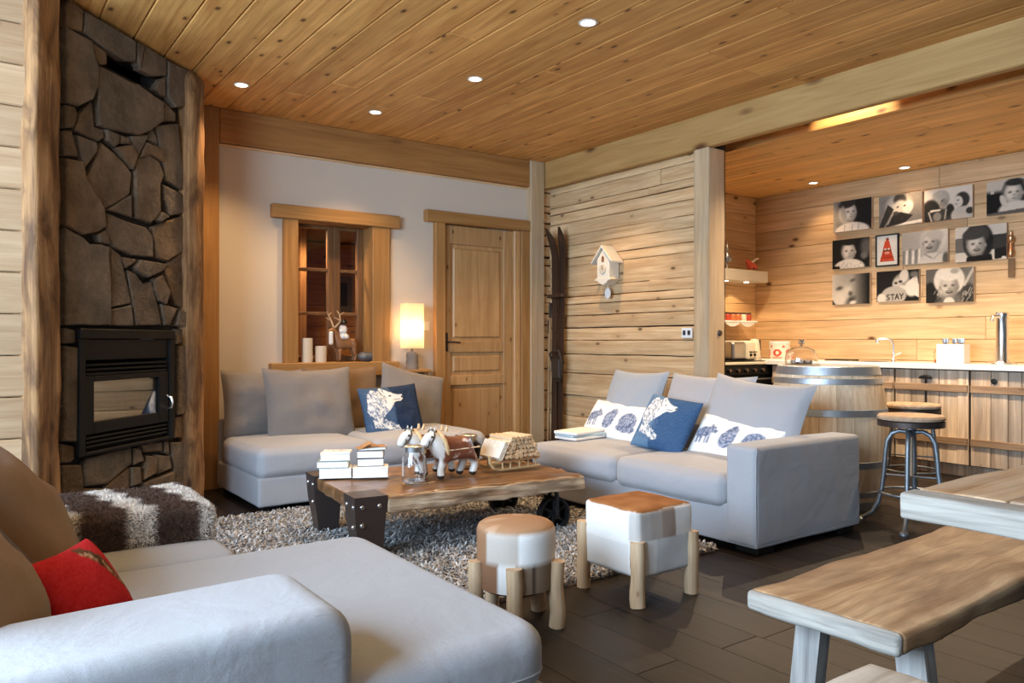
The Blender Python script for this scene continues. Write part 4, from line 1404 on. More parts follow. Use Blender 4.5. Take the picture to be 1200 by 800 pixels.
cl = thing('cake_dome', 'clear glass cake dome with knob standing on the wine barrel', 'dome', (4.80, 3.21, .946))
MB().lathe([(0, .004), (.118, .004), (.122, .008), (.122, .014), (0, .012)], 36).build('plate', M['glass'], cl)
MB().lathe([(.108, .016), (.110, .05), (.104, .085), (.085, .115), (.050, .133), (0, .140), (0, .137), (.048, .130), (.082, .113), (.101, .084), (.107, .05), (.105, .016)], 36).build('bell', M['glass'], cl)
MB().lathe([(0, .138), (.008, .140), (.010, .150), (.020, .160), (.022, .172), (.014, .185), (0, .188)], 20).build('knob', M['glass'], cl)
mb = MB()
for k in range(5):
    t = k * 1.26
    mb.softbox((.045 * math.cos(t), .045 * math.sin(t), .033), (.055, .045, .03), .012, n=2)
mb.build('pastry', plain('pastry', (.55, .42, .33), .7), cl)

# bar stools
def bar_stool(x, y, label):
    t = thing('bar_stool', label, 'stool', (x, y, 0), R(20), 'iron bar stools at the kitchen counter')
    MB().lathe([(0, .642), (.172, .642), (.185, .648), (.188, .662), (.180, .674), (.10, .672), (0, .669)], 36).build('seat', M['seatwood'], t)
    MB().lathe([(.176, .606), (.186, .607), (.187, .640), (.176, .642), (.172, .620)], 36).build('seat_band', M['iron'], t)
    MB().lathe([(0, .596), (.03, .596), (.032, .570), (.028, .545), (0, .54)], 16).build('hub', M['stooliron'], t)
    MB().lathe([(.013, .30), (.013, .60), (0, .60)], 12).build('screw', M['seatwood'], t)
    for k in range(4):
        c, s_ = math.cos(k * math.pi / 2), math.sin(k * math.pi / 2)
        pts = [(.02, .570), (.065, .575), (.105, .555), (.130, .51), (.140, .44), (.148, .33), (.160, .22), (.180, .13), (.215, .06), (.262, .022), (.285, .012)]
        lg = MB().tube([(r * c, r * s_, z) for r, z in pts], [.014] * 8 + [.0135, .013, .013], 10).build('leg', M['stooliron'], t)
        MB().lathe([(0, 0), (.026, 0), (.026, .010), (.014, .022), (0, .024)], 14, c=(.283 * c, .283 * s_, 0)).build('foot_pad', M['stooliron'], lg)
    mb = MB()
    mb.tube([(.178 * math.cos(q), .178 * math.sin(q), .20) for q in [2 * math.pi * k / 36 for k in range(36)]], .0075, 8, closed=True)
    mb.build('foot_ring', M['stooliron'], t)
    mb = MB()
    for k in range(2):
        c, s_ = math.cos(k * math.pi / 2), math.sin(k * math.pi / 2)
        mb.tube([(-.15 * c, -.15 * s_, .30), (.15 * c, .15 * s_, .30)], .006, 6)
    mb.build('cross_tie', M['stooliron'], t)


bar_stool(4.71, 2.40, 'iron bar stool with round wooden seat, the nearer one beside the table end')
bar_stool(5.57, 2.83, 'iron bar stool with round wooden seat, the farther one closer to the cabinet')

# base cabinets of barn wood; local x towards the viewer along the front, front towards -y
kb = thing('kitchen_cabinet', 'barn wood kitchen base cabinets with battened plank doors under the white worktop', 'cabinet', (6.72, 4.85, 0), R(-90))
MB().span(0, 3.3, .03, .60, .10, .885, 0).build('carcass', M['gap'], kb, smooth=False)
MB().span(0, 3.3, .07, .10, 0, .10, .002).build('plinth', M['cab'], kb)


def plank_door(x0, x1, widths, hinge=None):
    tot = sum(widths); x = x0
    first = None
    dd = struct_empty('door'); dd.parent = kb
    del dd['kind']
    for w_ in widths:
        ww = (x1 - x0) * w_ / tot
        MB().span(-ww / 2 + .0015, ww / 2 - .0015, 0, .022, .105, .878, .003).build('plank', M['cab'], dd, (x + ww / 2, random.uniform(.003, .009), 0))
        x += ww
    for z0, z1 in ((.700, .762), (.265, .325)):
        MB().span(-(x1 - x0) / 2 + .004, (x1 - x0) / 2 - .004, -.014, .004, z0, z1, .004).build('batten', M['cab_b'], dd, ((x0 + x1) / 2, 0, 0))
    return dd


M['cab_b'] = wood('barn_batten_across', (.22, .13, .075), (.46, .31, .19), (.08, .04, .02), axis=0, rough=.65, bump=.5, var=.3, kn=(2.5, 6))
plank_door(.02, .50, (1, 1.2, 1))
plank_door(.51, .945, (1.2, 1, 1))
plank_door(.95, 1.16, (1, 1))
plank_door(1.165, 1.275, (1,))
d1 = plank_door(1.285, 1.895, (1.25, 1.2, .9, 1.3, .8))
d2 = plank_door(1.91, 2.56, (1.1, .9, .7, 1.2, .8))
plank_door(2.575, 3.25, (1, 1.2, .8, 1))
mb = MB()
mb.prism([(.052 * math.cos(R(k * 12)), .03 * math.sin(R(k * 12))) for k in range(16)], -.03, .0, .004, M=Matrix.Translation((1.555, .003, .805)))
mb.tube([(1.555, -.004, .80), (1.555, -.004, .60)], .007, 8)
mb.build('handle', M['castiron'], d1)
MB().lathe([(.006, -.006), (.022, -.004), (.024, .004), (.006, .006)], 16, M=Matrix.Translation((2.09, .0, .80)) @ Matrix.Rotation(R(90), 4, 'X')).build('finger_hole', M['castiron'], d2)

wt = MB()
wt.span(6.68, 7.345, 1.4, 4.885, .887, .932, .004)
wt.span(6.875, 7.345, 4.885, 5.488, .887, .932, .004)
tag(wt.build('worktop', M['worktop']), 'long white kitchen worktop running along the wall of photographs', 'worktop')

# range cooker
rc = thing('range_cooker', 'black range cooker with cream top edge, in the far kitchen corner', 'cooker', (6.36, 4.88, 0))
MB().span(-.505, .505, .02, .60, .08, .885, .006).build('body', M['black'], rc)
MB().span(-.51, .51, -.01, .605, .888, .915, .005).build('hob_rim', M['cream'], rc)
MB().span(-.48, .48, .05, .58, .915, .922, .002).build('hob', M['black'], rc)
MB().span(-.50, .50, -.005, .03, .785, .882, .006).build('control_panel', M['black'], rc)
for k in range(6):
    x = -.40 + .13 * k
    kn = MB().lathe([(0, .028), (.014, .027), (.018, .018), (.019, 0)], 16, M=Matrix.Translation((x, -.006, .835)) @ Matrix.Rotation(R(90), 4, 'X')).build('knob', M['castiron'], rc)
    mb = MB(); mb.span(x - .019, x + .019, -.040, -.033, .831, .839, .002); mb.span(x - .004, x + .004, -.040, -.033, .816, .854, .002)
    mb.build('knob_cross', M['brass'], kn)
mb = MB(); mb.tube([(-.44, -.03, .745), (.44, -.03, .745)], .010, 10)
for x in (-.42, .42): mb.tube([(x, .02, .745), (x, -.03, .745)], .008, 8)
mb.build('towel_rail', M['steel'], rc)
for x0, x1 in ((-.49, -.01), (.01, .49)):
    MB().span(x0, x1, 0, .03, .14, .72, .006).build('oven_door', M['black'], rc)
MB().span(.505, .515, .0, .6, .08, .886, .003).build('side_strip', M['brass'], rc)

# toaster, kettle, canister
ts = thing('toaster', 'cream four slot toaster standing on the cooker corner', 'toaster', (6.60, 5.12, .922))
MB().softbox((-.10, .02, .10), (.22, .18, .19), .03, n=4).build('shell', M['steel'], ts)
MB().softbox((.05, -.01, .105), (.13, .19, .20), .03, n=4).build('end_panel', M['cream'], ts)
for x in (.02, .085):
    MB().lathe([(0, .02), (.013, .018), (.015, 0)], 12, M=Matrix.Translation((x, -.10, .06)) @ Matrix.Rotation(R(90), 4, 'X')).build('dial', M['castiron'], ts)
    MB().span(x - .018, x + .018, -.125, -.10, .085, .097, .003).build('lever', M['castiron'], ts)
mb = MB()
for x in (-.15, -.10, -.05, .0): mb.span(x - .012, x + .012, -.05, .08, .190, .206, .004)
mb.build('toast_rack', M['cream'], ts)
kt = thing('kettle', 'tall cream jug kettle standing right beside the toaster', 'kettle', (6.80, 5.10, .922))
MB().lathe([(0, 0), (.062, 0), (.064, .02), (.052, .16), (.044, .215), (.040, .222), (0, .228)], 24).build('body', M['cream'], kt)
MB().tube([(.03, 0, .222), (.085, 0, .21), (.092, 0, .12), (.060, 0, .05)], .009, 8).build('handle', M['castiron'], kt)
cn = thing('canister', 'white tin with red printed pattern beside the cake dome in the kitchen corner', 'tin', (7.06, 4.98, .932), R(-50))
pc = Paint(96, 40, (225, 215, 200))
for k in range(5):
    x = .1 + .2 * k
    pc.ell(x, .42, .16, .22, (190, 60, 40)); pc.ell(x, .42, .07, .11, (235, 215, 195)); pc.line((x - .06, .12), (x + .06, .12), .05, (180, 70, 50)); pc.ell(x + .1, .8, .06, .07, (200, 90, 70))
V, F, C = [], [], []
aa = pc.lin()
for j in range(21):
    for i in range(64):
        t = 2 * math.pi * i / 64
        V.append((.105 * math.cos(t), .105 * math.sin(t), .17 * j / 20)); C.append(tuple(aa[min(39, j * 2), int(i * 1.5)]))
for j in range(20):
    for i in range(64): F.append((j * 64 + i, j * 64 + (i + 1) % 64, j * 64 + 64 + (i + 1) % 64, j * 64 + 64 + i))
MB().add(V, F, None, C).build('printed_side', M['photo'], cn)
MB().lathe([(0, .168), (.107, .168), (.108, .185), (.10, .19), (0, .19)], 32).build('lid', M['white'], cn)
MB().lathe([(0, 0), (.104, 0), (.104, .003), (0, .003)], 32).build('bottom', M['white'], cn)

# upper shelf with small things
sh = thing('wall_shelf', 'thick pale wall shelf with two small lamps underneath, in the kitchen corner', 'shelf', (6.55, 5.35, 1.76))
MB().span(-.62, .615, -.15, .142, 0, .118, .004).build('board', plain('pale_shelf', (.50, .44, .36), .6), sh)
for x in (.02, .36):
    lp = MB().lathe([(0, -.006), (.022, -.006), (.026, 0), (0, 0)], 14, c=(x, -.06, 0)).build('lamp', M['lens'], sh)
    ld = bpy.data.lights.new('bulb_or_fill', 'SPOT'); ld.energy = 5; ld.color = (1, .72, .40); ld.spot_size = R(120); ld.shadow_soft_size = .02
    lo = bpy.data.objects.new('bulb_or_fill', ld); COL.objects.link(lo); lo.parent = sh; lo.location = (x, -.06, -.012)
cup = MB().lathe([(0, 0), (.032, .0), (.034, .01), (.012, .02), (.010, .07), (.05, .085), (.055, .12), (.045, .125), (.03, .13), (.028, .17), (.012, .19), (.018, .22), (.008, .25), (0, .30)], 20).build('trophy', M['steel'], None, (6.58, 5.28, 1.878))
tag(cup, 'slim silver trophy cup standing on the upper kitchen shelf', 'trophy')
bp = thing('teapot', 'small dark pot at the left end of the upper kitchen shelf', 'pot', (6.42, 5.26, 1.878))
MB().lathe([(0, 0), (.035, 0), (.05, .03), (.045, .06), (.02, .075), (.012, .09), (0, .092)], 20).build('body', M['castiron'], bp)
MB().tube([(.04, 0, .06), (.075, 0, .055), (.07, 0, .02), (.045, 0, .015)], .006, 8).build('handle', M['castiron'], bp)
rf = thing('red_figurine', 'glossy red animal figurine on the right end of the upper kitchen shelf', 'figurine', (6.98, 5.26, 1.878))
skin('body', [(-.05, 0, .06), (.03, 0, .06), (-.085, 0, .10), (-.115, 0, .125), (-.05, -.025, .02), (-.05, .025, .02), (.03, -.025, .02), (.03, .025, .02), (.06, 0, .075)],
     [(0, 1), (0, 2), (2, 3), (0, 4), (0, 5), (1, 6), (1, 7), (1, 8)], [.033, .035, .022, .02, .012, .012, .012, .012, .015], M['redplast'], rf)
MB().tube([(-.02, 0, .09), (.04, -.01, .13), (.07, -.02, .14)], .010, 8).build('wing', M['cream'], rf)
# lower scalloped shelf with jars
s2_ = thing('jar_shelf', 'small white scalloped shelf carrying jars above the toaster', 'shelf', (6.74, 5.40, 1.31))
MB().span(-.27, .29, -.17, .09, .012, .03, .004).build('board', M['white'], s2_)
sc = [(-.25, .012)] + [(-.25 + .5 * k / 24, .012 - .045 * abs(math.sin(math.pi * k / 12)) ** .8) for k in range(25)] + [(.27, .012)]
MB().prism(sc, -.165, -.155).build('scalloped_edge', M['white'], s2_)
jc = [M['jam'], M['redplast'], M['jam'], M['jam'], M['cream'], M['redplast']]
for k in range(6):
    t = thing('jam_jar', ['amber jam jar at the left end of the scalloped shelf', 'red jam jar, second from the left on the scalloped shelf', 'orange jam jar, third from the left on the scalloped shelf',
                          'orange jam jar, fourth from the left on the scalloped shelf', 'cream coloured jar, fifth from the left on the scalloped shelf', 'red jar at the right end of the scalloped shelf'][k], 'jar', (6.52 + .085 * k, 5.29, 1.341), 0, 'jars on the scalloped shelf')
    MB().lathe([(0, 0), (.030, 0), (.033, .01), (.033, .06), (.028, .07), (0, .07)], 16).build('jar', jc[k], t)
    MB().lathe([(0, .07), (.030, .07), (.031, .088), (0, .09)], 16).build('lid', M['lidwhite'], t)

# sink tap, soap, box of cutlery, beer tap
tp_ = thing('sink_tap', 'chrome kitchen tap with short bent spout on the white worktop', 'tap', (7.14, 3.80, .932), R(-90))
mb = MB(); mb.lathe([(0, 0), (.024, 0), (.022, .02), (.014, .03), (0, .03)], 16)
mb.tube([(0, 0, .02), (0, 0, .15), (-.012, -.01, .20), (-.05, -.03, .215), (-.10, -.05, .212), (-.125, -.06, .20)], .012, 10)
mb.lathe([(.014, -.03), (.018, -.02), (.018, .01), (.01, .02)], 12, c=(-.122, -.058, .20))
mb.build('spout', M['chrome'], tp_)
mb = MB(); mb.tube([(0, 0, .06), (.05, 0, .075), (.075, 0, .085)], [.013, .010, .006], 8); mb.build('lever', M['chrome'], tp_)
sb = thing('soap_bottle', 'clear pump bottle with a little orange soap on the worktop', 'bottle', (7.10, 3.38, .932))
MB().lathe([(.029, .0), (.033, .004), (.033, .09), (.020, .115), (.014, .118), (.012, .115), (.030, .088), (.030, .006)], 20).build('bottle', M['glass'], sb)
MB().lathe([(0, .003), (.029, .003), (.029, .028), (0, .028)], 20).build('soap', M['soap'], sb)
mb = MB(); mb.lathe([(.016, .115), (.017, .132), (.006, .135), (.006, .165), (0, .165)], 14); mb.tube([(0, 0, .16), (-.03, -.02, .162)], .006, 8); mb.build('pump', M['chrome'], sb)
bx = thing('cutlery_box', 'open white square box full of cutlery on the worktop', 'box', (7.03, 3.215, .932), R(-84))
mb = MB()
w_ = .105
for s_ in (-1, 1):
    mb.span(s_ * w_ - .004, s_ * w_ + .004, -.075, .075, 0, .165, .002)
    mb.span(-w_, w_, s_ * .075 - .004, s_ * .075 + .004, 0, .165, .002)
mb.span(-w_, w_, -.075, .075, 0, .008, .001)
mb.build('box', M['white'], bx)
for k in range(12):
    x, y = -.085 + .0155 * k, random.uniform(-.04, .04)
    lx, ly = random.uniform(-.025, .025), random.uniform(-.02, .02)
    mb = MB(); mb.tube([(0, 0, 0), (lx, ly, .17)], .0035, 6)
    mb.softbox((lx, ly, .185), (.026, .010, .045), .0048, n=2)
    o = mb.build('spoon', M['steel'], None, (7.03 - y, 3.215 - x, .941), (0, 0, R(-84)))
    ordn = ('first', 'second', 'third', 'fourth', 'fifth', 'sixth', 'seventh', 'eighth', 'ninth', 'tenth', 'eleventh', 'last')[k]
    tag(o, f'steel spoon standing in the white cutlery box, {ordn} from the left', 'spoon', 'spoons in the white cutlery box')
bt_ = thing('beer_tap', 'tall polished chrome column tap on a round base plate at the worktop end', 'tap', (7.00, 2.815, .932), R(-90))
MB().lathe([(0, 0), (.105, 0), (.105, .012), (.10, .016), (0, .016)], 36).build('base_plate', M['chrome'], bt_)
MB().lathe([(.056, .016), (.048, .03), (.046, .37), (.050, .385), (.051, .418), (.042, .426), (0, .428)], 28).build('column', M['chrome'], bt_)
mb = MB(); mb.tube([(0, -.04, .395), (-.03, -.10, .395), (-.035, -.105, .355)], .015, 10); mb.tube([(-.01, -.06, .39), (-.012, -.065, .43)], .008, 8)
mb.build('spout', M['chrome'], bt_)
gl = MB().lathe([(.026, 0), (.028, .004), (.034, .11), (.033, .11), (.027, .006), (0, .006), (0, 0)], 20).build('drinking_glass', M['glass'], None, (7.12, 2.65, .932))
tag(gl, 'clear drinking glass at the right edge of the worktop beyond the column tap', 'glass')
tr = MB().span(-.09, .09, -.13, .13, 0, .010, .004).build('chopping_board', M['castiron'], None, (7.10, 4.30, .932))
tag(tr, 'thin dark board lying flat on the worktop behind the barrel', 'board')
sk = MB()
sk.lathe([(.15, .001), (.16, .003), (.17, .001)], 32)
tag(sk.build('sink', M['steel'], None, (7.02, 3.95, .932)), 'steel sink rim set into the worktop in front of the tap', 'sink')

# ------------------------------------------------------------------ photographs on the wall
def photo(label, y0, y1, z0, z1, pnt, cat='photo', framed=False):
    if not framed: pnt.blur()
    w_, h_ = y1 - y0, z1 - z0
    t = thing('photo_print', label, cat, (7.345, (y0 + y1) / 2, (z0 + z1) / 2), R(-90))
    if framed:
        mb = MB(); e = .013
        mb.span(-w_ / 2, w_ / 2, -.022, .0, h_ / 2 - e, h_ / 2, .002); mb.span(-w_ / 2, w_ / 2, -.022, .0, -h_ / 2, -h_ / 2 + e, .002)
        mb.span(-w_ / 2, -w_ / 2 + e, -.022, .0, -h_ / 2 + e, h_ / 2 - e, .002); mb.span(w_ / 2 - e, w_ / 2, -.022, .0, -h_ / 2 + e, h_ / 2 - e, .002)
        mb.build('frame', M['castiron'], t)
        MB().span(-w_ / 2 + e, w_ / 2 - e, -.010, -.002, -h_ / 2 + e, h_ / 2 - e, 0).build('backing', M['white'], t)
        flat_print('print', pnt, w_ - 2 * e, h_ - 2 * e, t, -.0115, (1, 1, 1))
    else:
        MB().span(-w_ / 2, w_ / 2, -.033, 0, -h_ / 2, h_ / 2, .002).build('canvas', M['canvas'], t)
        flat_print('print', pnt, w_ - .001, h_ - .001, t, -.0338)
    return t


W, Hh = 108, 80
asp = W / Hh
p = Paint(W, Hh, 30); p.blend((.55 - p.u / asp) * 1.9, 150); p.ell(.36, .62, .33, .40, 60, 0, .3); p.ell(.34, .58, .30, .36, 190, 0, .5)
face(p, .43, .62, .30, 212, None, 0, False, .7); p.ell(.38, .90, .30, .14, 48, 8, .4); p.ell(.28, .55, .10, .28, 172, 6, .5); p.ell(.50, -.02, .62, .30, 222, 0, .15); p.ell(.50, .14, .3, .14, 224, 0, .3)
for x in (.3, .5, .66): p.line((x, .02), (x + .02, .22), .012, 130)
p.grain(6, 1)
photo('black and white canvas of a fair haired child in a pale shirt looking sideways', 4.11, 4.52, 2.235, 2.545, p)
p = Paint(W, Hh, 125); p.blend((p.v - .2) * .5, 150); p.ell(.48, .66, .42, .36, 178, 0, .3); p.ell(.50, .84, .20, .20, 60, 0, .4); p.ell(.52, .52, .28, .30, 205, 20, .3); p.ell(.68, .56, .16, .22, 226, -20, .3)
p.poly([(.0, .0), (.12, .0), (.36, .55), (.22, .72)], 50); p.poly([(.16, 0), (.62, .10), (.80, .30), (.52, .44), (.36, .40)], 42); p.ell(.4, .42, .1, .06, 70); p.poly([(.36, .0), (1, .04), (1, .14), (.62, .10)], 225)
p.line((.22, .1), (.34, .45), .03, 150); p.line((.60, .62), (.62, .64), .03, 60); p.line((.44, .60), (.46, .62), .03, 60); p.grain(9, 2)
photo('black and white canvas of a child bending the head down behind folded hands', 3.62, 4.035, 2.225, 2.525, p)
p = Paint(W, Hh, 205); p.blend((p.v) * .5, 228); p.ell(.36, .66, .24, .30, 160, -10, .2); p.ell(.34, .76, .22, .20, 178, -8, .3); p.ell(.42, .56, .10, .14, 140); p.ell(.80, .58, .20, .24, 55, 0, .2); p.ell(.72, .54, .13, .18, 208, 8, .2)
p.ell(.14, .28, .28, .42, 40, 0, .2); p.ell(.40, .10, .30, .28, 62, 0, .3); p.ell(.55, .3, .12, .2, 45, 0, .3); p.ell(.82, .12, .34, .26, 190, 0, .2); p.ell(.95, .22, .1, .1, 60); p.poly([(.12, .30), (.36, .32), (.34, .38), (.14, .38)], 215); p.line((.16, .02), (.10, .3), .03, 190); p.line((.44, .05), (.47, .34), .03, 170); p.ell(.28, .14, .12, .14, 130)
p.line((.38, .62), (.40, .63), .02, 60); p.line((.70, .58), (.73, .58), .018, 60); p.line((.66, .47), (.70, .46), .014, 90); p.grain(6, 3)
photo('black and white canvas of a bald adult and a dark haired child face to face', 3.18, 3.60, 2.225, 2.515, p)
p = Paint(W, Hh, 40); p.blend((p.v - .62) * 8, 190); p.ell(.12, .70, .05, .16, 190); p.poly([(.0, .0), (.30, .0), (.28, .62), (0, .62)], 26); face(p, .54, .60, .31, 206, 42); p.ell(.56, .90, .25, .10, 44, 0, .4); p.ell(.58, .10, .46, .26, 208, 0, .2); p.ell(.86, .40, .10, .24, 205, -30, .2); p.ell(.34, .38, .08, .20, 200, 20, .2); p.poly([(.0, .0), (1, .0), (1, .14), (0, .06)], 95); p.grain(6, 4)
photo('black and white canvas of a dark haired toddler leaning forward, top right of the rows', 2.665, 3.065, 2.215, 2.51, p)
p = Paint(W, Hh, 26); p.ell(.92, .70, .2, .3, 90, 0, .8); p.ell(.86, .4, .12, .12, 110, 0, .8); face(p, .46, .58, .31, 208, 30); p.ell(.46, .90, .27, .11, 30, 0, .3); p.ell(.46, .02, .56, .30, 218, 0, .15)
g_ = np.random.default_rng(8)
for k in range(50): p.ell(g_.uniform(.1, .8), g_.uniform(0, .22), .015, .015, 165)
p.poly([(.0, .0), (.22, .0), (.2, .08), (0, .12)], 20); p.grain(5, 5)
photo('black and white canvas of a short haired baby in a speckled pale top', 4.13, 4.53, 1.86, 2.155, p)
p = Paint(54, 72, (222, 212, 196)); p.poly([(.14, .12), (.86, .12), (.66, .62), (.34, .62)], (186, 62, 34)); p.poly([(.30, .55), (.70, .55), (.60, .84), (.40, .84)], (204, 74, 40)); p.ell(.52, .88, .06, .05, (150, 60, 40)); p.ell(.50, .52, .15, .06, (110, 45, 28)); p.ell(.42, .55, .05, .035, (225, 190, 165)); p.ell(.58, .55, .05, .035, (225, 190, 165)); p.ell(.50, .42, .10, .05, (226, 140, 110)); p.line((.2, .26), (.8, .26), .02, (160, 52, 30)); p.line((.24, .18), (.76, .18), .015, (214, 96, 60)); p.grain(6, 6)
photo('small dark framed picture of an orange red cone shaped figure on cream', 3.85, 4.08, 1.85, 2.16, p, 'picture', True)
p = Paint(W, Hh, 178); p.blend((.5 - p.u / asp) * .7, 140); p.ell(.82, .8, .3, .4, 214, 0, .8)
for k in range(6): p.poly([(.02 + .07 * k, .02), (.06 + .07 * k, .02), (.07 + .07 * k, .42 + .05 * (k % 3)), (.03 + .07 * k, .44)], 232 if k % 2 else 120)
face(p, .66, .64, .32, 200, 188, 12, True, -.7); p.ell(.74, .86, .24, .16, 186, -10, .5); p.ell(.70, .06, .42, .26, 206, 0, .2); p.ell(.97, .1, .1, .2, 90, 0, .4); p.line((.52, .28), (.66, .16), .03, 150); p.line((.84, .3), (.70, .12), .02, 160); p.grain(6, 7)
photo('pale black and white canvas of a laughing baby in profile beside upright books', 3.39, 3.81, 1.845, 2.15, p)
p = Paint(W, Hh, 210); p.poly([(0, .3), (1, .3), (1, .72), (0, .68)], 60); p.poly([(.0, .28), (.28, .28), (.28, .68), (0, .68)], 110); p.ell(.46, .55, .40, .54, 36, 0, .12); p.ell(.42, .74, .36, .26, 64, 12, .2); face(p, .43, .48, .31, 200, None, 0, True); p.ell(.40, .80, .34, .17, 70, 10, .2); p.poly([(.22, .0), (.74, .0), (.72, .18), (.24, .14)], 24); p.poly([(.78, .02), (1, .05), (1, .36), (.78, .3)], 30); p.ell(.95, .06, .06, .03, 220); p.grain(6, 8)
photo('black and white canvas of a laughing child in a dark woolly hood', 2.905, 3.325, 1.83, 2.14, p)
p = Paint(W, Hh, 150); p.blend((.35 - p.u / asp) * 2.2, 225); p.blend((p.u / asp - .55) * 2.4, 22); p.ell(.30, .66, .34, .40, 176, 10, 1.0, .6); p.ell(.20, .54, .13, .07, 62, 14, .8); p.ell(.20, .54, .045, .045, 22, 0, .6); p.ell(.56, .80, .10, .05, 70, 20, 1.0, .7); p.ell(.42, .46, .14, .16, 196, -20, 1.0); p.ell(.50, .36, .08, .08, 90, 0, .8); p.ell(.48, .12, .22, .10, 70, 30, .8); p.ell(.22, .2, .24, .3, 205, 0, 1.0); p.ell(.56, .06, .12, .06, 210, 10, .8); p.poly([(0, 0), (.1, 0), (.02, .16), (0, .16)], 70); p.grain(6, 9)
photo('black and white canvas showing a child face in extreme close up', 4.13, 4.53, 1.495, 1.80, p)
p = Paint(120, 90, 24); p.ell(.60, .62, .26, .30, 150, -30, .3); p.ell(.66, .82, .14, .22, 205, -12, .3); p.ell(.50, .58, .14, .18, 190, -20, .4); p.ell(.47, .60, .05, .04, 60); p.ell(.58, .64, .06, .04, 50, 0, .5); p.poly([(.74, .60), (.96, .86), (1, .5), (1, .1), (.88, .2)], 215); p.ell(.84, .40, .22, .26, 222, 0, .3); p.ell(.62, .42, .12, .10, 214, 20, .4); p.ell(.9, .85, .14, .1, 110, 0, .8)
p.ell(.42, .20, .40, .30, 172, 0, .15); p.ell(.12, .10, .14, .18, 208, 0, .3)
ox, oy, hh, ww = .245, .06, .17, .085            # the word on the shirt
def stroke(*pts):
    for a_, b_ in zip(pts[:-1], pts[1:]): p.line((ox + a_[0] * ww, oy + a_[1] * hh), (ox + b_[0] * ww, oy + b_[1] * hh), .017, 22)
stroke((.85, .9), (.5, 1), (.15, .85), (.2, .6), (.75, .42), (.85, .15), (.45, 0), (.1, .12)); ox += .105
stroke((0, 1), (1, 1)); stroke((.5, 1), (.5, 0)); ox += .105; oy += .01
stroke((0, 0), (.5, 1), (1, 0)); stroke((.22, .38), (.78, .38)); ox += .105; oy += .01
stroke((0, 1), (.5, .5), (1, 1)); stroke((.5, .5), (.5, 0))
p.grain(6, 10)
photo('black and white canvas of a child whose shirt reads STAY', 3.65, 4.06, 1.505, 1.80, p)
p = Paint(W, Hh, 95); p.blend((p.u / asp - .6) * 1.2, 150); p.ell(.10, .28, .2, .34, 30, 0, .3); p.ell(.90, .22, .22, .30, 60, 0, .4); p.line((.82, .5), (1, .95), .05, 190); p.ell(.50, .66, .44, .44, 214, 0, .12); face(p, .50, .48, .34, 190, None, -4, True); p.ell(.49, .84, .36, .20, 222, -4, .2); p.ell(.62, .92, .12, .08, 165, 0, .6); p.ell(.50, .0, .16, .16, 210, 0, .3)
g_ = np.random.default_rng(9)
for k in range(40):
    x, y = g_.choice([g_.uniform(.18, .34), g_.uniform(.66, .98)]), g_.uniform(0, .34)
    p.line((x, y), (x + .03, y + .09), .012, g_.choice([40, 200]))
p.grain(8, 11)
photo('black and white canvas of a grinning child wearing a white knitted hat', 3.17, 3.585, 1.475, 1.785, p)

# wooden figure hanging right of the photos
hf = thing('hanging_ornament', 'small copper coloured ornament with ribbon hanging right of the photographs', 'ornament', (7.33, 2.875, 1.93), R(-90))
MB().lathe([(0, .14), (.012, .13), (.010, .10), (.028, .085), (.030, .05), (.016, .03), (.020, -.02), (.030, -.05), (.022, -.08), (.012, -.085), (0, -.088)], 16, c=(0, -.012, 0)).build('figure', M['brass'], hf)
MB().span(-.026, .026, -.006, 0, -.26, -.10, .002).build('ribbon', M['cushtan_m'] if 'cushtan_m' in M else M['cushtan'], hf)

# ================================================================== SMALL THINGS IN THE SITTING ROOM
# table lamp on a small console behind the sofa
co = thing('console', 'small wooden console in the corner carrying the lit table lamp', 'table', (3.225, 6.02, 0))
MB().span(-.16, .16, -.10, .07, .852, .876, .004).build('top', M['frame_x'], co)
for x in (-.13, .13): MB().span(x - .02, x + .02, -.06, .06, 0, .852, .003).build('leg', M['frame_z'], co)
la = thing('table_lamp', 'lit table lamp with square cream shade and turned wooden foot beside the door', 'lamp', (3.225, 5.985, .876))
MB().lathe([(0, 0), (.058, 0), (.060, .02), (.052, .035), (.055, .06), (.050, .09), (.054, .12), (.046, .15), (.012, .155), (.010, .19), (0, .19)], 24).build('foot', plain('weathered_foot', (.20, .16, .13), .7, bump=.5), la)
mb = MB()
q = round_poly([(-.088, -.065), (.088, -.065), (.088, .065), (-.088, .065)], .02, 4)
n_ = len(q)
V = [(x, y, z) for z in (.185, .575) for x, y in q]
mb.add(V, [(i, (i + 1) % n_, n_ + (i + 1) % n_, n_ + i) for i in range(n_)])
mb.build('lamp_shade', M['shade'], la)
MB().lathe([(0, .26), (.02, .27), (.032, .30), (.030, .33), (.015, .35), (0, .352)], 16).build('light_bulb', plain('bulb_glass', (1, .9, .7), .3, emit=(1, .72, .40), estr=4), la)
ld = bpy.data.lights.new('bulb_or_fill', 'POINT'); ld.energy = 7; ld.color = (1, .68, .36); ld.shadow_soft_size = .035
lo = bpy.data.objects.new('bulb_or_fill', ld); COL.objects.link(lo); lo.parent = la; lo.location = (0, 0, .34)
sw = thing('light_switch', 'small white wall switch between the table lamp and the door frame', 'switch', (3.43, 6.10, 1.26))
MB().span(-.03, .03, -.010, 0, -.04, .04, .003).build('plate', M['white'], sw)
MB().span(-.014, .014, -.014, -.009, -.022, .022, .002).build('rocker', M['white'], sw)
sw = thing('light_switch', 'white double switch plate on the log wall beside the pale post', 'switch', (4.828, 4.272, 1.19), R(-90))
MB().span(-.055, .055, -.012, .004, -.042, .042, .003).build('plate', M['white'], sw)
for x in (-.025, .025):
    MB().span(x - .014, x + .014, -.017, -.011, -.018, .020, .002).build('rocker', M['felt'], sw)

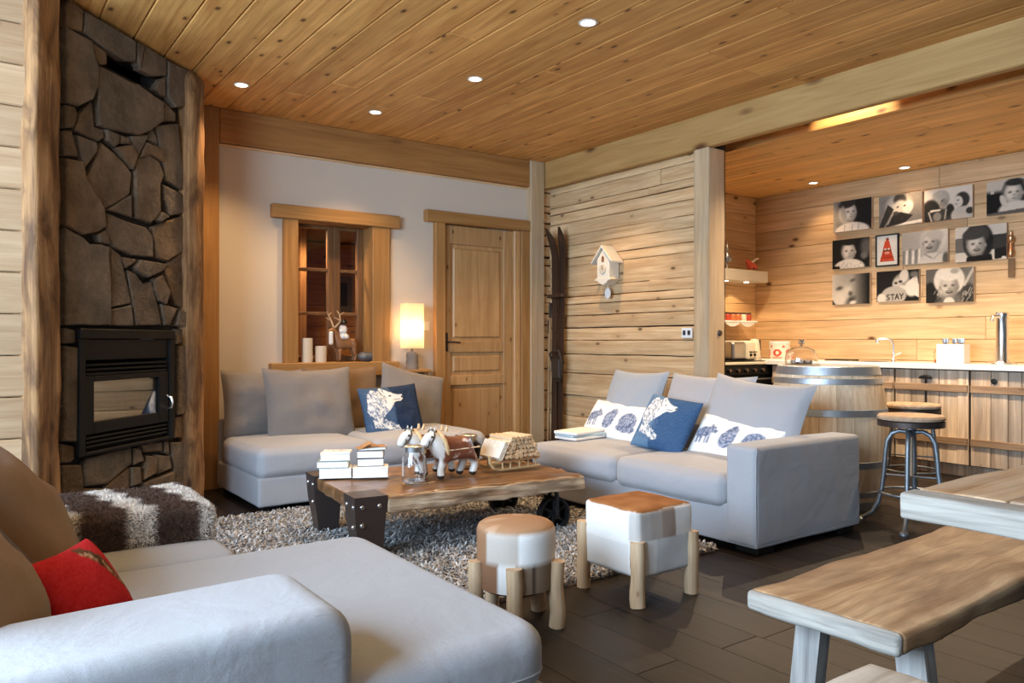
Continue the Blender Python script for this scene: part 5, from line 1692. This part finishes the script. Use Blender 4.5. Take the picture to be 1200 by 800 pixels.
# on the window sill
for x, r, h_, lab in ((2.335, .046, .20, 'taller cream pillar candle on the window sill'), (2.455, .046, .135, 'shorter cream pillar candle on the window sill, next to the deer')):
    t = thing('pillar_candle', lab, 'candle', (x, 6.14, .948))
    MB().lathe([(0, 0), (r, 0), (r, .004), (r, h_ - .012), (r * .97, h_), (r * .8, h_ - .006), (r * .4, h_ - .012), (0, h_ - .012)], 24).build('wax', M['candle'], t)
    MB().tube([(0, 0, h_ - .013), (.002, 0, h_ + .006)], .0015, 6).build('wick', M['felt'], t)
o = MB().softbox((0, 0, .042), (.165, .11, .084), .04, n=4, amp=.004, freq=14, seed=3, puff=(.012, .01, .0)).build('pebble', M['pebble'], None, (2.87, 6.12, .948))
tag(o, 'smooth dark grey pebble with pale marks on the window sill', 'stone')
dg = thing('deer_figurine', 'carved brown deer figurine with antlers and a rider, on the window sill', 'figurine', (2.655, 6.17, .948))
skin('body', [(.10, 0, .155), (-.02, 0, .165), (.05, 0, .160), (-.055, 0, .215), (-.075, 0, .27), (-.105, -.005, .262), (-.13, -.01, .245),
              (-.03, -.028, .08), (-.035, -.028, .005), (-.03, .028, .08), (-.03, .028, .005), (.095, -.028, .09), (.115, -.028, .05), (.10, -.028, .005), (.10, .028, .09), (.12, .028, .05), (.105, .028, .005), (.125, 0, .175)],
     [(2, 0), (2, 1), (1, 3), (3, 4), (4, 5), (5, 6), (1, 7), (7, 8), (1, 9), (9, 10), (0, 11), (11, 12), (12, 13), (0, 14), (14, 15), (15, 16), (0, 17)],
     [.048, .046, .042, .032, .028, .024, .014, .016, .010, .016, .010, .020, .013, .010, .020, .013, .010, .010], M['brownwood'], dg, root=2)
for s_ in (-1, 1):
    mb = MB()
    mb.tube([(-.07, s_ * .012, .29), (-.055 - s_ * .02, s_ * .045, .34), (-.075 - s_ * .03, s_ * .05, .40), (-.09 - s_ * .03, s_ * .03, .43)], [.008, .0075, .006, .003], 8)
    mb.tube([(-.062 - s_ * .02, s_ * .047, .35), (-.11 - s_ * .02, s_ * .04, .375)], [.006, .003], 6)
    mb.tube([(-.073 - s_ * .03, s_ * .05, .39), (-.04 - s_ * .03, s_ * .06, .42)], [.005, .0025], 6)
    mb.build('antler', M['branch'], dg)
mb = MB(); mb.softbox((-.118, -.045, .20), (.036, .03, .11), .014, n=2); mb.build('white_beard', M['white'], dg)
skin('rider', [(.01, 0, .21), (.012, 0, .265), (.01, 0, .315), (-.02, -.045, .22), (.04, -.045, .215), (-.03, -.03, .255)], [(0, 1), (1, 2), (0, 3), (0, 4), (1, 5)], [.038, .036, .030, .016, .016, .013], M['white'], dg)
mb = MB(); mb.lathe([(.034, .32), (.036, .335), (.02, .36), (0, .365)], 14, c=(.01, 0, 0)); mb.build('hat', M['castiron'], dg)
pf = thing('framed_picture', 'framed picture hanging in the dark room behind the window', 'picture', (3.29, 7.748, 1.62))
MB().span(-.15, .15, -.03, 0, -.19, .19, .006).build('frame', plain('dull_frame', (.14, .12, .10), .5), pf)
MB().span(-.09, .09, -.034, -.028, -.125, .125, .001).build('picture', plain('dark_picture', (.02, .016, .012), .4), pf)

# cuckoo clock
ck = thing('cuckoo_clock', 'cream cuckoo clock shaped like a little house on the log wall', 'clock', (4.832, 5.16, 1.80), R(-90))
MB().prism([(-.08, -.115), (.08, -.115), (.08, .06), (0, .155), (-.08, .06)], -.12, 0, .004).build('case', M['clock'], ck)
for s_ in (-1, 1):
    V = [(0, .185), (s_ * .135, .035), (s_ * .135, .02), (0, .168)]
    MB().prism(V if s_ > 0 else V, -.145, .0, .002).build('roof', M['clock'], ck)
mb = MB(); mb.lathe([(0, .010), (.040, .009), (.042, 0)], 28, M=Matrix.Translation((0, -.121, -.03)) @ Matrix.Rotation(R(90), 4, 'X'))
dl = mb.build('dial', M['candle'], ck)
mb = MB(); mb.span(-.003, .003, -.135, -.131, -.03, .0, .001); mb.span(-.002, .02, -.135, -.131, -.033, -.028, .001); mb.build('hands', M['brownwood'], dl)
MB().prism([(-.016, .035), (.016, .035), (.016, .075), (0, .092), (-.016, .075)], -.124, -.118).build('bird_door', M['brownwood'], ck)
MB().prism([(-.12, -.125), (-.075, -.105), (.075, -.105), (.12, -.125), (.07, -.135), (.045, -.155), (0, -.175), (-.045, -.155), (-.07, -.135)], -.125, -.0, .003).build('scrolled_base', M['clock'], ck)
mb = MB(); mb.tube([(0, -.06, -.15), (0, -.06, -.21)], .003, 6)
mb.lathe([(0, .006), (.034, .006), (.036, 0), (.034, -.006), (0, -.006)], 28, M=Matrix.Translation((0, -.06, -.245)) @ Matrix.Rotation(R(90), 4, 'X') @ Matrix.Diagonal((1, 1.35, 1, 1)))
mb.build('pendulum', M['white'], ck)

# old skis and bamboo poles in the corner
def ski(x0, y0, ytop, label):
    n_ = 26; V, F = [], []
    for k in range(n_):
        s_ = k / (n_ - 1); z = 2.20 * s_
        y = y0 + (ytop - y0) * s_
        w_ = .044 if s_ < .80 else .044 * (1 - max(0, (s_ - .94) / .06) ** 2 * .8)
        w_ = w_ * (1 - .18 * math.sin(min(1, s_ / .8) * math.pi))
        x = x0 + .03 * s_ - .085 * max(0, (s_ - .86) / .14) ** 2
        yy_ = y + (ytop - y0) * 2.0 * max(0, (s_ - .84) / .16) ** 2
        for a_, c_ in ((-.007, -1), (-.007, 1), (.007, 1), (.007, -1)):
            V.append((x + a_, yy_ + c_ * w_, z + .02))
    for k in range(n_ - 1):
        for q in range(4): F.append((k * 4 + q, k * 4 + (q + 1) % 4, k * 4 + 4 + (q + 1) % 4, k * 4 + 4 + q))
    F.append((3, 2, 1, 0)); F.append(tuple((n_ - 1) * 4 + q for q in range(4)))
    t = thing('wooden_ski', label, 'ski', (0, 0, 0))
    MB().add(V, F).build('blade', M['ski'], t, angle=30)
    return t


k1 = ski(4.715, 5.86, 5.880, 'old dark wooden ski leaning in the corner, the left one of the pair')
k2 = ski(4.738, 5.812, 5.792, 'old dark wooden ski leaning in the corner, the right one with the binding')
mb = MB()
mb.softbox((4.70, 5.77, .92), (.05, .13, .03), .01, n=2)
mb.tube([(4.69, 5.86, .92), (4.66, 5.86, 1.0), (4.655, 5.80, 1.03), (4.655, 5.72, 1.03), (4.66, 5.69, .96), (4.67, 5.69, .80), (4.68, 5.74, .74), (4.69, 5.82, .76), (4.69, 5.86, .84)], .012, 8, closed=True)
mb.softbox((4.69, 5.79, .86), (.045, .12, .20), .015, n=3)
mb.build('binding', M['leather'], k2)
MB().softbox((4.70, 5.80, 1.56), (.07, .24, .035), .010, n=3).build('clamp', M['ski'], k2)
for a_, c_, lab in (((4.70, 5.935, .02), (4.755, 5.99, 1.33), 'bamboo ski pole leaning at the left of the skis in the corner'), ((4.685, 5.925, .02), (4.735, 5.945, 1.5), 'bamboo ski pole standing close against the dark skis')):
    t = thing('ski_pole', lab, 'pole', (0, 0, 0))
    A_, C_ = Vector(a_), Vector(c_)
    MB().tube([A_.lerp(C_, k / 12) for k in range(13)], [.0105 + (.0025 if k % 3 == 0 else 0) for k in range(13)], 8).build('cane', M['bamboo'], t)
    MB().tube([A_.lerp(C_, .90), A_.lerp(C_, 1.0)], .015, 8).build('grip', M['leather'], t)
    c0 = A_.lerp(C_, .09)
    MB().tube([(c0.x + .035 * math.cos(q), c0.y + .05 * math.sin(q), c0.z) for q in [2 * math.pi * k / 18 for k in range(18)]], .005, 6, closed=True).build('basket', M['leather'], t)

# magazines on the far seat
for k, (dx, dy, rz, mat, lab) in enumerate(((0, 0, 4, 'covwhite', 'white magazine at the bottom of the pile on the far seat of the pale sofa'), (.01, .01, -3, 'covblue', 'pale blue magazine in the middle of the pile on the far sofa seat'), (-.01, .0, 8, 'covwhite', 'white booklet on top of the pile on the far sofa seat'))):
    o = MB().span(-.15, .15, -.11, .11, 0, .018, .003).build('magazine', M[mat], None, (3.66 + dx, 4.25 + dy, .425 + .0195 * k), (0, R(-1), R(rz)))
    tag(o, lab, 'magazine', 'magazines on the far sofa seat')

# ------------------------------------------------------------------ things on the low table
TT = .352


def on_table(px, py):
    return (px, py, TT)


def book(label, x, y, z, w_, d_, h_, rz, cover, tilt=0):
    """a closed book: spine at the back, page block facing the room"""
    t = thing('book', label, 'book', (x, y, z), R(rz), 'books on the low table')
    MB().span(-w_ / 2 + .003, w_ / 2 - .003, -d_ / 2 + .002, d_ / 2 - .004, .002, h_ - .002, .001).build('page_block', M['paper'], t)
    mb = MB()
    mb.span(-w_ / 2, w_ / 2, -d_ / 2, d_ / 2, 0, .002, .0005); mb.span(-w_ / 2, w_ / 2, -d_ / 2, d_ / 2, h_ - .002, h_, .0005); mb.span(-w_ / 2, w_ / 2, d_ / 2 - .004, d_ / 2, 0, h_, .001)
    mb.build('cover', M[cover], t)
    return t


bz = TT
AX = -26
book('large white book lying at the bottom of the right hand pile of books', 1.925, 4.07, bz, .20, .15, .054, AX, 'covwhite')
book('wide white book lying at the bottom of the left hand pile of books', 1.755, 4.165, bz, .18, .15, .055, AX, 'covwhite')
book('white paperback in the middle of the left hand pile of books', 1.742, 4.17, bz + .0565, .175, .125, .036, AX - 2, 'covgreen')
book('white paperback upper in the left hand pile under the red flecked one', 1.757, 4.18, bz + .094, .165, .12, .036, AX + 3, 'covwhite')
t = book('thin paperback with red flecks on its cover topping the left hand pile', 1.77, 4.185, bz + .1315, .16, .115, .010, AX - 4, 'covwhite')
g_ = random.Random(3)
mb = MB()
for k in range(12):
    x, y = g_.uniform(-.05, .06), g_.uniform(-.01, .045)
    mb.span(x - .006, x + .006, y - .003, y + .003, .010, .0106, 0)
mb.build('cover_print', M['redplast'], t)
book('thick dark backed book in the right hand pile of books', 1.945, 4.115, bz + .0555, .15, .13, .042, AX + 2, 'covdark')
book('white paged brown book upper in the right hand pile of books', 1.95, 4.12, bz + .099, .15, .125, .042, AX - 3, 'covdark')
bk = thing('book', 'brown covered paperback lying slightly fanned open on top of the right hand pile', 'book', (1.965, 4.145, bz + .142), R(AX + 8), 'books on the low table')
MB().prism([(-.08, .0), (.075, .0), (.075, .014), (-.02, .010), (-.08, .004)], -.055, .055, M=Matrix.Identity(4)).build('page_block', M['paper'], bk)
mb = MB()
mb.prism([(-.085, .004), (-.02, .011), (.03, .020), (.03, .023), (-.02, .014), (-.085, .007)], -.058, .058)
mb.prism([(.078, .0), (.081, .0), (.081, .016), (.03, .016), (.03, .0135), (.078, .0135)], -.058, .058)
mb.prism([(-.06, .012), (-.02, .034), (.0, .037), (.0, .034), (-.018, .031), (-.058, .010)], -.058, .058)
mb.build('cover', M['cover'], bk)

# glass jars
def glass_jar(label, x, y, s_):
    t = thing('glass_jar', label, 'jar', (x, y, TT))
    MB().lathe([(0, .004), (.045 * s_, .0), (.050 * s_, .006), (.050 * s_, .105 * s_), (.040 * s_, .125 * s_), (.040 * s_, .140 * s_), (.037 * s_, .140 * s_), (.037 * s_, .124 * s_), (.047 * s_, .104 * s_), (.047 * s_, .010), (0, .010)], 28).build('jar', M['glass'], t)
    MB().lathe([(.040 * s_, .128 * s_), (.043 * s_, .129 * s_), (.043 * s_, .150 * s_), (.036 * s_, .155 * s_), (0, .156 * s_)], 24).build('lid', M['steel'], t)
    mb = MB()
    mb.tube([(-.044 * s_, 0, .125 * s_), (-.055 * s_, 0, .155 * s_), (-.045 * s_, 0, .17 * s_)], .002, 6)
    mb.tube([(-.043 * s_, -.01, .118 * s_), (0, -.05 * s_, .06 * s_), (.03 * s_, -.045 * s_, .02 * s_)], .0015, 6)
    mb.build('wire_clasp', M['steel'], t)
    return t


glass_jar('clear glass jar with a metal lid and wire clasp in front of the toy horses', 2.03, 3.745, 1.30)
glass_jar('smaller lidded glass jar standing behind the toy horses', 2.58, 4.05, 1.25)


# toy horses
def toy_horse_mat(name, body, legs):
    k = NT(name)
    tc = k.n('ShaderNodeTexCoord')
    sp = k.n('ShaderNodeSeparateXYZ', {0: tc.outputs['Object']})
    nz = k.n('ShaderNodeTexNoise', {'Vector': tc.outputs['Object'], 'Scale': 16.0, 'Detail': 3.0})
    zz_ = k.math('ADD', sp.outputs['Z'], k.math('MULTIPLY', k.math('SUBTRACT', nz.outputs['Fac'], .5), .05))
    low = k.ramp(k.math('MULTIPLY', zz_, 5.0), [(.36, (1, 1, 1)), (.46, (0, 0, 0))])
    fr = k.ramp(k.math('ADD', k.math('MULTIPLY', sp.outputs['X'], -6.0), k.math('MULTIPLY', nz.outputs['Fac'], .4)), [(.86, (0, 0, 0)), (.95, (1, 1, 1))])
    bl = k.ramp(nz.outputs['Fac'], [(.60, (0, 0, 0)), (.66, (1, 1, 1))])
    c = k.mix(k.math('MULTIPLY', bl, .75), body, (.62, .52, .45, 1))
    c = k.mix(low, c, legs)
    c = k.mix(fr, c, legs)
    c = k.mix(k.ramp(k.math('MULTIPLY', sp.outputs['Z'], 10.0), [(.16, (1, 1, 1)), (.20, (0, 0, 0))]), c, (.03, .025, .02, 1))
    k.set(Base_Color=c, Roughness=.35)
    return k.m


HM = toy_horse_mat('toy_horse_coat', (.17, .055, .028, 1), (.66, .63, .59, 1))


def toy_horse(label, x, y, rz, s_=1.0, phase=0):
    t = thing('toy_horse', label, 'figurine', (x, y, TT), R(rz), 'toy draught horses on the low table')
    vs_ = [(0, 0, .135), (.085, 0, .140), (-.075, 0, .140), (-.115, 0, .175), (-.14, 0, .210), (-.165, 0, .205), (-.185, 0, .175), (-.195, 0, .155),
           (-.085, -.028, .09), (-.085 - .03 * phase, -.028, .05), (-.080 - .03 * phase, -.028, -.006), (-.075, .028, .09), (-.055, .028, .05), (-.06, .028, -.006),
           (.09, -.030, .095), (.115, -.030, .058), (.105 - .02 * phase, -.030, -.006), (.085, .030, .095), (.075, .030, .058), (.050, .030, -.006)]
    es = [(0, 1), (0, 2), (2, 3), (3, 4), (4, 5), (5, 6), (6, 7), (2, 8), (8, 9), (9, 10), (2, 11), (11, 12), (12, 13), (1, 14), (14, 15), (15, 16), (1, 17), (17, 18), (18, 19)]
    rs = [.060, .064, .060, .050, .038, .031, .026, .021, .028, .018, .023, .028, .018, .023, .032, .020, .023, .032, .020, .023]
    skin('body', [tuple(c * s_ for c in v) for v in vs_], es, [r * s_ for r in rs], HM, t)
    for k_, sy in enumerate((-1, 1)):
        mb = MB(); mb.tube([(-.137 * s_, sy * .014 * s_, .232 * s_), (-.134 * s_, sy * .018 * s_, .258 * s_)], [.008 * s_, .002 * s_], 6); mb.build('ear', HM, t)
    MB().tube([(-.13 * s_, 0, .235 * s_), (-.10 * s_, 0, .225 * s_), (-.075 * s_, 0, .195 * s_)], [.010 * s_, .014 * s_, .010 * s_], 8).build('mane', M['castiron'], t)
    MB().tube([(.13 * s_, 0, .165 * s_), (.155 * s_, 0, .14 * s_), (.15 * s_, 0, .07 * s_)], [.012 * s_, .022 * s_, .010 * s_], 8).build('tail', M['castiron'], t)
    mb = MB()
    for sy in (-1, 1):
        mb.lathe([(0, .004), (.006, .003), (.007, -.003)], 10, M=Matrix.Translation((-.160 * s_, sy * .030 * s_, .212 * s_)) @ Matrix.Rotation(R(-90 * sy), 4, 'X'))
    mb.tube([(-.178 * s_ + .006 * math.sin(q), .030 * s_ * math.cos(q), (.180 + .026 * math.sin(q)) * s_) for q in [2 * math.pi * k / 16 for k in range(16)]], .0035, 6, closed=True)
    mb.tube([(-.150 * s_ + .012 * math.sin(q), .034 * s_ * math.cos(q), (.212 + .034 * math.sin(q)) * s_) for q in [2 * math.pi * k / 16 for k in range(16)]], .0035, 6, closed=True)
    mb.build('bridle', M['leather'], t)
    # harness: collar, girth, breeching
    mb = MB()
    cc_ = Vector((-.082, 0, .15)) * s_
    mb.tube([(cc_.x + (-.022 * math.sin(q) - .006) * s_, cc_.y + .056 * s_ * math.cos(q), cc_.z + (.072 * math.sin(q) + .010) * s_) for q in [2 * math.pi * k / 24 for k in range(24)]], .010 * s_, 8, closed=True)
    mb.tube([(-.066 * s_, -.018 * s_, .232 * s_), (-.060 * s_, -.022 * s_, .262 * s_)], [.009 * s_, .005 * s_], 8)
    mb.tube([(-.066 * s_, .018 * s_, .232 * s_), (-.060 * s_, .022 * s_, .262 * s_)], [.009 * s_, .005 * s_], 8)
    mb.build('collar', M['toywood'], t)
    mb = MB()
    for xx in (.0, .055):
        mb.tube([(xx * s_, .053 * s_ * math.cos(q), (.137 + .056 * math.sin(q)) * s_) for q in [2 * math.pi * k / 20 for k in range(20)]], .004 * s_, 6, closed=True)
    mb.tube([(-.07 * s_, -.054 * s_, .14 * s_), (.05 * s_, -.058 * s_, .142 * s_), (.135 * s_, -.04 * s_, .14 * s_), (.145 * s_, 0, .14 * s_)], .004 * s_, 6)
    mb.build('harness', M['cream'], t)


toy_horse('brown and white toy draught horse, the nearer of the pair on the low table', 2.315, 3.79, 6, 1.12, .8)
toy_horse('brown and white toy draught horse, the farther of the pair on the low table', 2.24, 3.93, 8, 1.12, -.6)

# toy sledge loaded with split logs
sl = thing('toy_sledge', 'small wooden sledge loaded with split logs, behind the toy horses', 'sledge', (2.715, 3.82, TT), R(4))
for sy in (-.07, .07):
    MB().tube([(-.20, sy, .10), (-.195, sy, .06), (-.17, sy, .025), (-.12, sy, .010), (.0, sy, .009), (.19, sy, .009)], .009, 6).build('runner', M['toywood'], sl)
    for x in (-.10, -.04, .03, .10, .16):
        MB().tube([(x, sy, .012), (x, sy, .058)], .006, 6).build('post', M['toywood'], sl)
    MB().span(-.19, .19, sy - .008, sy + .008, .052, .064, .002).build('rail', M['toywood'], sl)
MB().span(-.13, .18, -.09, .09, .064, .072, .002).build('deck', M['toywood'], sl)
g_ = random.Random(11)
row = 0
z = .086
while z < .195:
    half = .125 - .55 * max(0, z - .10)
    x = -half
    while x < half:
        r = g_.uniform(.013, .019)
        sec = [(r * g_.uniform(.75, 1.1) * math.cos(R(a_)), r * g_.uniform(.75, 1.1) * math.sin(R(a_))) for a_ in (10, 85, 150, 215, 290)]
        MB().prism(sec, -.105 + g_.uniform(-.006, .006), .105, .0, M=Matrix.Translation((x + .03, 0, z))).build('log', M['firelog'], sl, smooth=False)
        x += r * 1.75
    z += .026
for k in range(3):
    MB().box((-.105 + .012 * k, -.01, .125), (.012, .20, .11), .003, M=Matrix.Translation((-.03, 0, 0)) @ Matrix.Translation((-.09, 0, .12)) @ Matrix.Rotation(R(30), 4, 'Y') @ Matrix.Translation((.09, 0, -.12))).build('log', M['birch'], sl)
